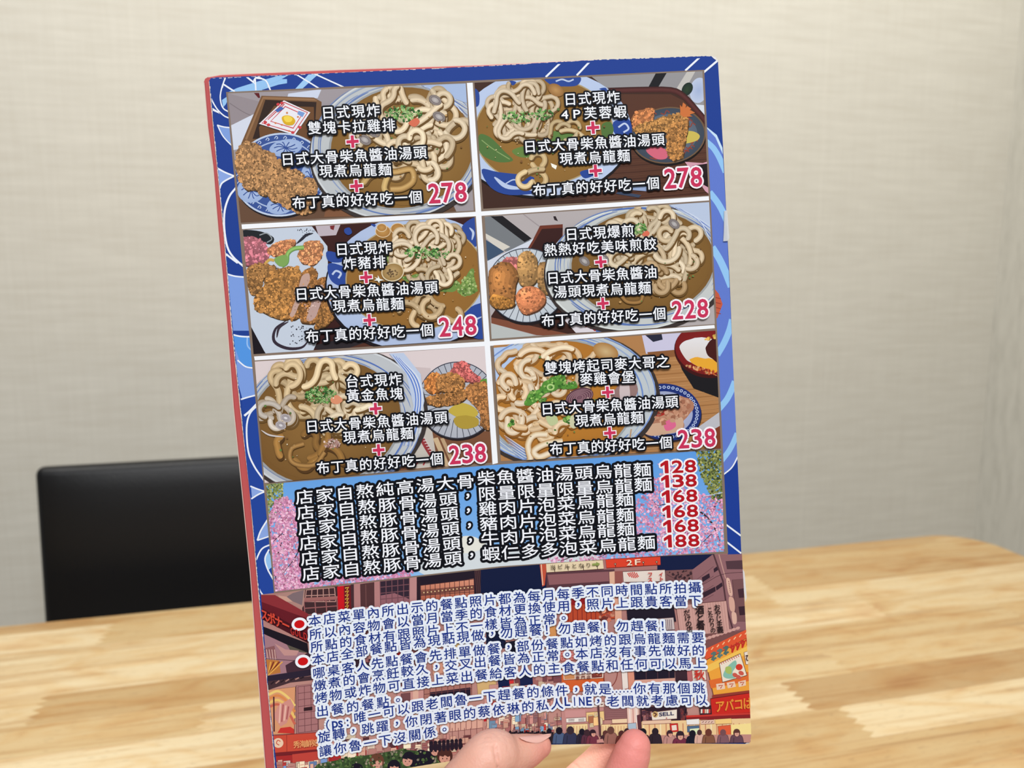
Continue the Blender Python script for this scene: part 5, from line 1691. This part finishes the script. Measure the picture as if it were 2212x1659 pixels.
# shop fronts
clutter(0, 1230, 560, 1400, 80, 13, WARM + [(130, 170, 200), (206, 60, 50), (240, 230, 214), (150, 110, 110)], 22, 56)
box([(560, 1210), (880, 1190), (880, 1420), (570, 1440)], (196, 140, 134), (120, 72, 72))
box([(600, 1170), (880, 1160), (880, 1200), (604, 1215)], (238, 222, 206), (130, 80, 76))
for k in range(10): ns.ribbon([(615 + k * 27, 1182), (630 + k * 27, 1180)], 8, (90, 50, 56), smooth=False)
ns.poly([(590, 1230), (740, 1222), (740, 1270), (592, 1280)], (206, 150, 146))
box([(598, 1285), (745, 1276), (745, 1310), (600, 1318)], (242, 236, 226), (110, 70, 70))
for k in range(3): ns.ribbon([(614, 1292 + k * 7), (660, 1290 + k * 7)], 3, (90, 60, 66), smooth=False); ns.ribbon([(690, 1290 + k * 7), (735, 1288 + k * 7)], 3, (90, 60, 66), smooth=False)
box([(748, 1240), (880, 1230), (884, 1300), (752, 1310)], (240, 206, 140), (130, 80, 66))
clutter(755, 1240, 870, 1290, 10, 17, [(240, 190, 130), (206, 130, 90), (246, 226, 180)], 22, 44)
for x0, x1 in ((600, 760), (860, 1040), (930, 1090)):
    box([(x0, 1330), (x1, 1322), (x1, 1430), (x0, 1440)], (246, 218, 160), (150, 96, 80))
    for k in range(7): ns.ribbon([(x0 + 12 + k * 22, 1340), (x0 + 12 + k * 22, 1430)], 4, (206, 150, 110), smooth=False)
box([(885, 1200), (1050, 1190), (1060, 1290), (890, 1295)], (150, 104, 104), (100, 60, 64))
for k in range(5): ns.ribbon([(890, 1215 + k * 15), (1054, 1206 + k * 15)], 3, (120, 80, 82), smooth=False)
box([(940, 1290), (1060, 1284), (1060, 1318), (942, 1322)], (242, 216, 176), (140, 90, 80))
box([(1050, 1190), (1140, 1180), (1145, 1380), (1060, 1390)], (238, 206, 190), (140, 90, 88))
for k in range(3): ns.ribbon([(1072 + k * 24, 1195), (1076 + k * 24, 1320)], 7, (206, 140, 130) if k % 2 else (246, 236, 226), smooth=False)
box([(1058, 1322), (1120, 1316), (1124, 1372), (1062, 1378)], (176, 200, 214), (120, 80, 84))
ns.poly([(1125, 1260), (1165, 1250), (1170, 1420), (1140, 1430)], (96, 54, 62))
box([(1150, 1200), (1490, 1180), (1495, 1300), (1158, 1310)], (50, 32, 44), (80, 50, 58))
clutter(1160, 1215, 1230, 1280, 16, 21, [(130, 84, 90), (176, 120, 116), (70, 46, 60)], 12, 30)
clutter(1425, 1205, 1480, 1270, 12, 22, [(40, 28, 40), (130, 60, 60), (90, 50, 60)], 12, 30)
box([(1232, 1238), (1424, 1214), (1424, 1284), (1240, 1296)], (240, 230, 214), (120, 80, 76))
ns.disc(1262, 1252, 22, 24, 0, (206, 170, 110), n=12)
ns.ribbon([(1250, 1240), (1270, 1250), (1256, 1268)], 9, (90, 50, 50))
ns.disc(1346, 1280, 6, 5, 0, (176, 60, 60), n=6)
ns.poly([(1160, 1306), (1990, 1280), (1990, 1440), (1165, 1460)], (240, 204, 150))
for k in range(20): ns.ribbon([(1175 + k * 42, 1318), (1178 + k * 42, 1440)], 8, (206, 140, 104) if k % 3 else (246, 232, 190), smooth=False)
box([(1165, 1300), (1380, 1290), (1380, 1318), (1168, 1328)], (236, 200, 170), (140, 90, 84))
box([(1370, 1322), (1430, 1318), (1436, 1380), (1376, 1384)], (206, 50, 44), (110, 30, 34))
box([(1384, 1334), (1420, 1330), (1424, 1368), (1388, 1372)], (240, 222, 206))
box([(1494, 1290), (1590, 1284), (1592, 1326), (1498, 1330)], (240, 236, 230), (140, 90, 84))
box([(1600, 1296), (1700, 1290), (1704, 1320), (1604, 1326)], (236, 200, 180), (130, 70, 66))
for k in range(4): ns.ribbon([(1612 + k * 22, 1312), (1626 + k * 22, 1304)], 5, (110, 60, 60), smooth=False)
box([(1710, 1288), (1830, 1280), (1834, 1320), (1714, 1326)], (246, 206, 130), (140, 80, 60))
box([(1500, 1340), (1590, 1334), (1592, 1380), (1502, 1384)], (84, 110, 140), (60, 60, 80))
ns.poly([(1520, 1360), (1590, 1354), (1590, 1420), (1524, 1424)], (226, 236, 190))
box([(1730, 1340), (1826, 1330), (1830, 1440), (1740, 1446)], (226, 96, 60), (130, 50, 44))
ns.poly([(1826, 1330), (1990, 1316), (1990, 1460), (1832, 1460)], (250, 226, 150))
box([(1590, 1190), (1680, 1184), (1684, 1250), (1596, 1256)], (60, 36, 44))
for k in range(5): box([(1602 + k * 15, 1214), (1614 + k * 15, 1212), (1614 + k * 15, 1242), (1602 + k * 15, 1244)], [(236, 226, 214), (206, 60, 54), (226, 190, 160)][k % 3])
ns.poly([(0, 1418), (2000, 1400), (2000, 1520), (0, 1520)], (196, 142, 130))
ns.ribbon([(832, 1110), (852, 1420)], 14, (90, 58, 62), smooth=False)
for k in range(6): ns.ribbon([(180 + k * 70, 1240), (184 + k * 70, 1390)], 4, (130, 80, 80), smooth=False)


def stroller(x, y, s_, hair, coat, face=None, hood=False):
    b = [(x - 42 * s_, y + 110 * s_), (x - 44 * s_, y + 40 * s_), (x - 26 * s_, y + 12 * s_), (x + 26 * s_, y + 12 * s_), (x + 44 * s_, y + 42 * s_), (x + 44 * s_, y + 110 * s_)]
    o = sm(b, 4, True)
    cx_ = sum(p[0] for p in o) / len(o); cy_ = sum(p[1] for p in o) / len(o)
    ns.poly([(cx_ + (p[0] - cx_) * 1.06, cy_ + (p[1] - cy_) * 1.05) for p in o], shade(coat, 0.45))
    ns.poly(o, coat)
    ns.ribbon([(x - 20 * s_, y + 30 * s_), (x - 26 * s_, y + 100 * s_)], 4 * s_, shade(coat, 0.6))
    ns.disc(x, y - 6 * s_, 25 * s_, 28 * s_, 0, hair, n=18)
    if face: ns.disc(x + face * 12 * s_, y + 2 * s_, 16 * s_, 19 * s_, 0, (220, 162, 142), n=14); ns.poly([(x - 24 * s_, y - 4 * s_), (x + 24 * s_, y - 6 * s_), (x + 16 * s_, y - 30 * s_), (x - 16 * s_, y - 30 * s_)], hair); ns.disc(x + face * 16 * s_, y + 4 * s_, 2.4 * s_, 2.8 * s_, 0, (50, 30, 34), n=6)


for k in range(24):
    x = 150 + k * 15
    ns.disc(x, 1388 + 7 * math.sin(k * 2.3), 9, 10, 0, (34, 26, 36), n=8)
    ns.disc(x, 1412 + 5 * math.sin(k * 1.7), 11, 22, 0, (38, 28, 38), n=8)
for k, (x, y, s_, hr, ct, fc) in enumerate([(470, 1380, 0.75, BLK, (50, 40, 48), None), (545, 1378, 1.0, BLK, (76, 96, 130), None), (628, 1376, 1.1, (58, 44, 52), (52, 56, 84), None), (715, 1385, 0.85, BLK, (44, 40, 56), None), (752, 1392, 0.9, (64, 42, 50), (90, 50, 66), None),
                                            (795, 1396, 1.0, (52, 34, 44), (116, 54, 70), 0.5), (890, 1396, 0.8, (96, 56, 54), (70, 44, 52), None), (930, 1376, 1.05, (104, 68, 60), (156, 108, 96), None), (1010, 1400, 0.9, (86, 48, 48), (110, 56, 52), None), (1050, 1380, 0.8, (60, 38, 46), (96, 56, 62), None),
                                            (1170, 1392, 1.1, BLK, (60, 40, 48), None), (1262, 1386, 1.0, (44, 34, 44), (48, 38, 48), None), (1370, 1400, 0.95, (64, 40, 48), (190, 140, 132), 0.4), (1448, 1416, 1.25, (52, 36, 46), (116, 48, 70), 0.15), (1540, 1402, 1.0, BLK, (28, 28, 44), None),
                                            (1592, 1390, 0.75, (80, 50, 54), (222, 176, 160), None), (1660, 1392, 1.0, (110, 58, 48), (134, 88, 66), None), (1768, 1392, 0.9, (120, 80, 84), (130, 92, 100), None), (1870, 1394, 1.05, (92, 54, 50), (104, 72, 84), 0.1)]):
    if y: stroller(x, y, s_, hr, ct, fc)
ns.poly([(826, 1440), (870, 1432), (880, 1460), (826, 1462)], (206, 150, 140))
ns.poly([(1300, 1470), (1310, 1476), (1310, 1478)], (90, 40, 56))
ns.build('street_picture', menu)['label'] = 'printed drawing of a night shopping street crowd'
street = [o for o in menu.children if o.name.startswith('street_picture')][0]
zs = ns.top + 1e-5

# signs drawn in the street
sg = Print(0, clip=[CL_L, CL_R]).pen(A2, B2)
text_line(sg, '当ビルとなり', ((478, 152), (782, 134)), 34, 40, fill=(120, 106, 84), ow=0, bold=0.2, z=zs)
sg.z = zs
for q in ([(790, 125), (822, 122), (824, 136), (792, 140)], [(820, 112), (850, 126), (824, 146)]):
    P = [sg.px(p) for p in q]
    sg._emit(P, [(140, 156, 84)] * len(P))
text_line(sg, '2F', ((1048, 118), (1150, 112)), 40, 40, fill=(246, 226, 200), ow=0, bold=0.3, z=zs, fit='box')
text_line(sg, 'フィ', ((1206, 206), (1322, 200)), 34, 34, fill=(206, 60, 54), ow=0, bold=0.4, z=zs)
text_line(sg, 'スト', ((1206, 246), (1322, 238)), 34, 34, fill=(206, 60, 54), ow=0, bold=0.4, z=zs)


def column(chars, x, y, dy, h, dx=4, col=(44, 30, 34), bold=0.3):
    for k, c in enumerate(chars):
        text_line(sg, c, ((x + dx * k - h / 2, y + dy * k), (x + dx * k + h / 2, y + dy * k - 3)), h, h, fill=col, ow=0, bold=bold, z=zs)


column('おやじ主義', 1722, 452, 42, 46, 6)
column('こたわりの', 1668, 470, 38, 38, 6)
column('酒と肴', 1592, 470, 60, 62, 4, bold=0.5)
column('だけの店', 1496, 490, 42, 44, 7)
column('秋', 1590, 956, 40, 70, 0, (206, 56, 46), 0.6)
column('ひ', 1958, 826, 40, 50, 0, (70, 40, 40), 0.3)
text_line(sg, 'アバコば', ((1710, 1192), (1984, 1160)), 84, 66, fill=(236, 150, 60), ow=0, bold=0.6, z=zs)
text_line(sg, 'SELL', ((1290, 1250), (1400, 1240)), 26, 24, fill=(40, 44, 90), ow=0, bold=0.2, z=zs, fit='box')
text_line(sg, '焼公司', ((668, 944), (778, 938)), 24, 28, fill=(120, 60, 56), ow=0, bold=0.2, z=zs)
text_line(sg, '専門店', ((668, 976), (778, 970)), 24, 28, fill=(120, 60, 56), ow=0, bold=0.2, z=zs)
sg.pen(A1, B1)
text_line(sg, 'スポナー', ((88, 388), (330, 500)), 92, 66, fill=(214, 74, 56), ow=0, bold=0.7, z=zs)
text_line(sg, 'GOLD', ((336, 530), (470, 582)), 56, 28, fill=(190, 50, 46), ow=0, bold=0.4, z=zs, fit='box')
text_line(sg, '秀海鮮処', ((360, 1458), (560, 1440)), 56, 50, fill=(240, 170, 110), ow=0, bold=0.3, z=zs)
sg.build('sign_lettering', street)['label'] = 'small painted shop sign lettering in the drawing'

# notice in blue
zt = zs + 2e-5
nt = Print(0)
P1 = lambda x, y: (A1[0] + x / B1, A1[1] + y / B1)
P2 = lambda x, y: (A2[0] + x / B2, A2[1] + y / B2)
INKB, PALE = (26, 52, 138), (236, 243, 252)
NOTE = [('本店菜單內所出示的餐點照片都為每月每季不同時間點所拍攝', P1(485, 455), (1093, 1291), P2(1600, 300)),
        ('所以內容物會以當月當季的食材更換使用，照片上跟貴客當下', P1(490, 565), P2(160, 472), P2(1602, 398)),
        ('所點的食材有跟照片上不一樣皆為正常。', P1(500, 665), P1(1520, 525), P2(622, 527)),
        ('本店全部餐點皆為現點現做，勿趕餐！勿趕餐！勿趕餐！', P1(512, 770), P2(165, 637), P2(1385, 588)),
        ('哪桌客人先點餐會先排單做餐，部份餐點如烤的跟烏龍麵需要', P1(518, 880), P2(75, 757), P2(1622, 675)),
        ('燉煮的會烹飪較久，交叉出餐皆為正常。本店沒有事先做好的', P1(527, 982), P2(185, 835), P2(1625, 770)),
        ('烤物或炸物可直接上菜出餐給客人的主食餐點和任何可以馬上', P1(537, 1082), P2(75, 941), P2(1635, 865)),
        ('出餐的餐點。', P1(547, 1190), None, P1(1258, 1088)),
        ('（', P1(560, 1308), None, P1(650, 1300)),
        ('唯一可以跟老闆魯一下趕餐的條件，就是', P1(852, 1243), P2(150, 1101), P2(930, 1058)),
        ('你有那個跳', P2(1100, 1056), None, P2(1628, 1052)),
        ('旋轉，跳躍，你閉著眼的蔡依琳的私人', P1(560, 1402), P2(105, 1212), P2(572, 1166)),
        ('，', P2(790, 1152), None, P2(880, 1150)),
        ('老闆就考慮可以', P2(902, 1151), None, P2(1648, 1138)),
        ('讓你魯一下沒關係。', P1(570, 1515), None, P1(1636, 1326))]
for s_, L, M, R in NOTE:
    pts = (L, M, R) if M else (L, R)
    text_line(nt, s_, pts, 23.0, 25.5, fill=INKB, line=PALE, ow=5.0, bold=0.28, z=zt)
text_line(nt, 'ps', (P1(640, 1293), P1(798, 1284)), 30, 30, fill=INKB, line=PALE, ow=5.0, bold=0.5, z=zt, fit='nat')
text_line(nt, ':', (P1(790, 1281), P1(810, 1279)), 14, 3.5, fill=INKB, line=PALE, ow=5.0, bold=0.3, z=zt, fit='box')
text_line(nt, 'LINE', (P2(586, 1153), P2(786, 1150)), 18, 11, fill=INKB, line=PALE, ow=5.0, bold=0.5, z=zt, fit='box')
text_line(nt, '......', (P2(940, 1082), P2(1088, 1078)), 2.4, 2.4, fill=INKB, line=PALE, ow=4.0, bold=0.4, z=zt, fit='box')
nt.build('notice', street)['label'] = 'blue notice lettering edged in white'
for x, y in ((407, 478), (436, 781)):
    bl = Print(zt).pen(A1, B1)
    bl.disc(x, y, 64, 54, -10, (244, 246, 252), n=40)
    bl.disc(x, y, 42, 33, -10, (206, 18, 22), n=36)
    bl.build('bullet_dot', street)['label'] = 'red dot ringed in white'

# ------------------------------------------------------------------ strip of clear tape on the right edge
tp = mat('clear_tape_film', (226, 228, 230), 0.18, 0.6)
NT(tp).bsdf.inputs['Alpha'].default_value = 0.62
bm = bmesh.new()
tape = [(1563.5, 456), (1569.5, 455), (1574.5, 515), (1570, 521), (1561.5, 521.5), (1562.5, 500)]
hi = [bm.verts.new((*S(*p), 0.0007 + 0.0002 * (i % 2))) for i, p in enumerate(tape)]
lo = [bm.verts.new((*S(*p), 0.0002)) for p in tape]
bm.faces.new(hi[::-1])
bm.faces.new(lo)
for i in range(len(tape)):
    j = (i + 1) % len(tape)
    bm.faces.new((hi[i], hi[j], lo[j], lo[i]))
bmesh.ops.recalc_face_normals(bm, faces=bm.faces)
tpo = mesh_obj('clear_tape', bm, tp, menu)
tpo['label'] = 'peeling strip of clear tape'


# ------------------------------------------------------------------ the hand that holds the menu
def H(x, y, d):
    """point d metres in front of (or behind) the page along the sight of (x, y)"""
    v = page_ray(x, y)
    return CAM + c2w(v * (1 - d / v.length))


def tube(bm, pts, n=18, k=5):
    """round-ended limb through (point, radius) stations"""
    P = sm([(*p, r) for p, r in pts], k) if False else None
    st = []
    Q = [Vector((*p, r)) for p, r in pts]
    m = len(Q)
    for i in range(m - 1):
        p1, p2 = Q[i], Q[i + 1]
        p0 = Q[i - 1] if i else p1 * 2 - p2
        p3 = Q[i + 2] if i + 2 < m else p2 * 2 - p1
        for j in range(k):
            t = j / k
            st.append(0.5 * ((2 * p1) + (p2 - p0) * t + (2 * p0 - 5 * p1 + 4 * p2 - p3) * t * t + (3 * p1 - p0 - 3 * p2 + p3) * t ** 3))
    st.append(Q[-1])
    cen = [Vector(q[:3]) for q in st]
    rad = [q[3] for q in st]
    # hemispherical ends
    def cap(c, dirv, r):
        return [(c + dirv * r * math.sin(a), r * math.cos(a)) for a in (0.35, 0.7, 1.0, 1.25, 1.45)]
    d0 = (cen[0] - cen[1]).normalized()
    d1 = (cen[-1] - cen[-2]).normalized()
    seq = [(c, r) for c, r in reversed(cap(cen[0], d0, rad[0]))] + list(zip(cen, rad)) + cap(cen[-1], d1, rad[-1])
    rings = []
    ref = Vector((0.31, 0.2, 0.93))
    for i, (c, r) in enumerate(seq):
        a, b = seq[max(0, i - 1)][0], seq[min(len(seq) - 1, i + 1)][0]
        t = (b - a).normalized()
        u = t.cross(ref).normalized()
        v = t.cross(u)
        rings.append([bm.verts.new(c + (u * math.cos(2 * PI * q / n) + v * math.sin(2 * PI * q / n)) * max(r, 1e-4)) for q in range(n)])
    for a, b in zip(rings[:-1], rings[1:]):
        for q in range(n):
            bm.faces.new((a[q], a[(q + 1) % n], b[(q + 1) % n], b[q]))
    bm.faces.new(rings[0][::-1])
    bm.faces.new(rings[-1])


def mm(v): return v / 1000


def build_hand():
    bm = bmesh.new()
    # thumb: tip lies across the front of the card, knuckle raised, base running down to the wrist
    tube(bm, [(H(1166, 1612, mm(7.2)), mm(5.2)), (H(1146, 1620, mm(9.4)), mm(6.8)), (H(1120, 1628, mm(12)), mm(8.0)), (H(1094, 1634, mm(15)), mm(9.2)),
              (H(1070, 1631, mm(18)), mm(10.4)), (H(1052, 1640, mm(20)), mm(10.6)), (H(1020, 1676, mm(22)), mm(10.6)), (H(985, 1722, mm(23)), mm(11.0)), (H(975, 1800, mm(23)), mm(13.5)), (H(1010, 1900, mm(21)), mm(16)), (H(1070, 2000, mm(17)), mm(17))])
    # index finger: behind the card
    tube(bm, [(H(1400, 1520, mm(-12.6)), mm(6.8)), (H(1352, 1580, mm(-12.8)), mm(7.6)), (H(1300, 1646, mm(-12.6)), mm(8.4)), (H(1246, 1700, mm(-9.6)), mm(9.0)), (H(1190, 1770, mm(-3.6)), mm(9.6)), (H(1130, 1880, mm(4)), mm(11))])
    # middle finger: pad seen in front of the lower edge
    tube(bm, [(H(1371, 1612, mm(10.2)), mm(7.1)), (H(1367, 1624, mm(10.4)), mm(7.9)), (H(1357, 1650, mm(10.5)), mm(8.3)), (H(1338, 1692, mm(11)), mm(8.4)), (H(1305, 1760, mm(9)), mm(9.0)), (H(1262, 1830, mm(5)), mm(9.6)), (H(1200, 1920, mm(4)), mm(11))])
    # ring and little finger: folded below the picture
    tube(bm, [(H(1380, 1790, mm(26)), mm(6.8)), (H(1420, 1765, mm(18)), mm(7.8)), (H(1420, 1790, mm(4)), mm(8.4)), (H(1370, 1850, mm(-2)), mm(9.0)), (H(1270, 1960, mm(0)), mm(11))])
    tube(bm, [(H(1410, 1890, mm(28)), mm(5.8)), (H(1450, 1870, mm(20)), mm(6.8)), (H(1450, 1900, mm(6)), mm(7.4)), (H(1400, 1950, mm(0)), mm(8.2)), (H(1310, 2030, mm(0)), mm(11))])
    # palm, wrist, forearm
    for a in ((1130, 1880, 1.0), (1200, 1915, 1), (1270, 1960, 1), (1318, 2025, 1)):
        tube(bm, [(H(a[0], a[1], mm(3)), mm(11.5)), (H(a[0] * 0.5 + 570, 2050, mm(6)), mm(14)), (H(1150, 2180, mm(12)), mm(17))])
    tube(bm, [(H(1150, 2130, mm(12)), mm(22)), (H(1140, 2230, mm(26)), mm(23)), (H(1130, 2380, mm(60)), mm(27)), (H(1120, 2560, mm(120)), mm(32)), (H(1115, 2700, mm(190)), mm(36))], 24)
    me = bpy.data.meshes.new('hand_rough')
    bm.to_mesh(me)
    bm.free()
    o = bpy.data.objects.new('hand_rough', me)
    COL.objects.link(o)
    r = o.modifiers.new('r', 'REMESH')
    r.mode = 'VOXEL'
    r.voxel_size = 0.0008
    s_ = o.modifiers.new('s', 'SMOOTH')
    s_.factor = 0.5
    s_.iterations = 9
    dg = bpy.context.evaluated_depsgraph_get()
    res = bpy.data.meshes.new_from_object(o.evaluated_get(dg))
    bpy.data.objects.remove(o)
    return res


hm = build_hand()
hm.name = 'person'
# skin folds: the deep fold below the thumb knuckle and finer ones over it and on the index finger
FOLDS = [([(1069, 1612), (1070, 1626), (1074, 1640), (1078, 1662), (1080, 1690)], 6.5, 1.8), ([(1044, 1594), (1052, 1590), (1062, 1592)], 3.6, 0.5), ([(1038, 1604), (1050, 1599), (1064, 1602)], 3.6, 0.5),
         ([(1036, 1614), (1050, 1610), (1062, 1612)], 3.6, 0.42), ([(1066, 1584), (1076, 1590), (1082, 1598)], 3.6, 0.42), ([(1086, 1586), (1094, 1600), (1096, 1616)], 3.6, 0.2),
         ([(1236, 1646), (1246, 1654), (1252, 1664)], 4.0, 0.35), ([(1096, 1612), (1102, 1626), (1104, 1644)], 3.6, 0.18)]
FOLDS = [(sm(f, 5), w_, d_) for f, w_, d_ in FOLDS]
vn = [v.normal.copy() for v in hm.vertices]
for v, n_ in zip(hm.vertices, vn):
    d = v.co - CAM
    z_ = d.dot(FWD)
    X, Y = CX + F_PX * d.dot(RGT) / z_, CY - F_PX * d.dot(UPV) / z_
    if not (1020 < X < 1270 and 1570 < Y < 1700) or n_.dot(d) > 0: continue
    for f, w_, d_ in FOLDS:
        m_ = min(math.hypot(X - a, Y - b) for a, b in f)
        if m_ < w_: v.co -= n_ * (d_ / 1000) * (1 - m_ / w_) ** 1.3
hm.update()
skin = mat('skin', (226, 172, 150), 0.48, 0.35)
kt = NT(skin)
kt.bsdf.inputs['Subsurface Weight'].default_value = 0.25
kt.bsdf.inputs['Subsurface Radius'].default_value = (0.006, 0.0025, 0.0015)
kt.bsdf.inputs['Subsurface Scale'].default_value = 0.6
kv = kt.n('ShaderNodeVertexColor', layer_name='tone')
ktc = kt.n('ShaderNodeTexCoord')
kn = kt.n('ShaderNodeTexNoise', i_Scale=120.0, i_Detail=3.0)
kt.l(ktc.outputs['Object'], kn.inputs['Vector'])
kc = kt.mix(kt.math('MULTIPLY', kn.outputs[0], 0.35), kv.outputs[0], lin((206, 130, 112)))
kt.l(kc, kt.bsdf.inputs['Base Color'])
kw = kt.n('ShaderNodeTexVoronoi', i_Scale=900.0)
kt.l(ktc.outputs['Object'], kw.inputs['Vector'])
kb = kt.n('ShaderNodeBump', i_Strength=0.16, i_Distance=0.0006)
kt.l(kw.outputs[0], kb.inputs['Height'])
kt.l(kb.outputs[0], kt.bsdf.inputs['Normal'])
hm.materials.append(skin)
at = hm.color_attributes.new('tone', 'FLOAT_COLOR', 'POINT')
PADS = [(H(1371, 1606, mm(14)), 0.027, (234, 146, 138)), (H(1165, 1630, mm(9)), 0.012, (230, 158, 142)), (H(1066, 1606, mm(24)), 0.012, (230, 180, 160))]
buf = []
for v in hm.vertices:
    c = Vector(lin((224, 170, 148)))
    for p, r, pc in PADS:
        k = max(0, 1 - (v.co - p).length / r)
        c = c.lerp(Vector(lin(pc)), min(1, k * 1.8))
    buf.extend((*c, 1))
at.data.foreach_set('color', buf)
for p in hm.polygons: p.use_smooth = True
base = H(1200, 1900, 0)
hm.transform(Matrix.Translation(-base))
hand = link(bpy.data.objects.new('person', hm))
hand.location = base
tag(hand, 'person, only the bare hand seen, pinching the menu bottom with thumb in front', 'person')

nail_m = mat('fingernail', (230, 178, 164), 0.3, 0.5)
bm = bmesh.new()
NX, NY = 14, 8
rows = []
TOPN = [(1122, 1592.5), (1140, 1589), (1163, 1587.2), (1191, 1584.5)]
LOWN = [(1127, 1597), (1142, 1603), (1166, 1605), (1190, 1590)]
tn, ln_ = sm(TOPN, 5), sm(LOWN, 5)
for i in range(len(tn)):
    r = []
    for j in range(NY + 1):
        t = j / NY
        x = tn[i][0] + (ln_[i][0] - tn[i][0]) * t
        y = tn[i][1] + (ln_[i][1] - tn[i][1]) * t
        fx = (x - 1118) / 72
        cy = 1629 - 24 * fx
        rp = 40 - 22 * fx
        dc = 12 - 7 * fx
        dy = min(0.995, abs(y - cy) / rp)
        d = dc + 0.204 * rp * math.sqrt(1 - dy * dy) + 0.3
        r.append(H(x, y, mm(d)) - base)
    rows.append(r)
back = (CAM - H(1150, 1600, 0)).normalized() * -0.0009
top = [[bm.verts.new(p) for p in r] for r in rows]
bot = [[bm.verts.new(p + back) for p in r] for r in rows]
for i in range(len(rows) - 1):
    for j in range(NY):
        bm.faces.new((top[i][j], top[i][j + 1], top[i + 1][j + 1], top[i + 1][j]))
        bm.faces.new((bot[i][j], bot[i + 1][j], bot[i + 1][j + 1], bot[i][j + 1]))
for i in range(len(rows) - 1):
    bm.faces.new((top[i][0], top[i + 1][0], bot[i + 1][0], bot[i][0]))
    bm.faces.new((top[i + 1][NY], top[i][NY], bot[i][NY], bot[i + 1][NY]))
for j in range(NY):
    bm.faces.new((top[0][j + 1], top[0][j], bot[0][j], bot[0][j + 1]))
    bm.faces.new((top[-1][j], top[-1][j + 1], bot[-1][j + 1], bot[-1][j]))
bmesh.ops.recalc_face_normals(bm, faces=bm.faces)
nl = mesh_obj('thumbnail', bm, nail_m, hand, True)
nl['label'] = 'pale pink thumbnail'

bpy.data.objects.remove(_to)
bpy.data.curves.remove(_tc)
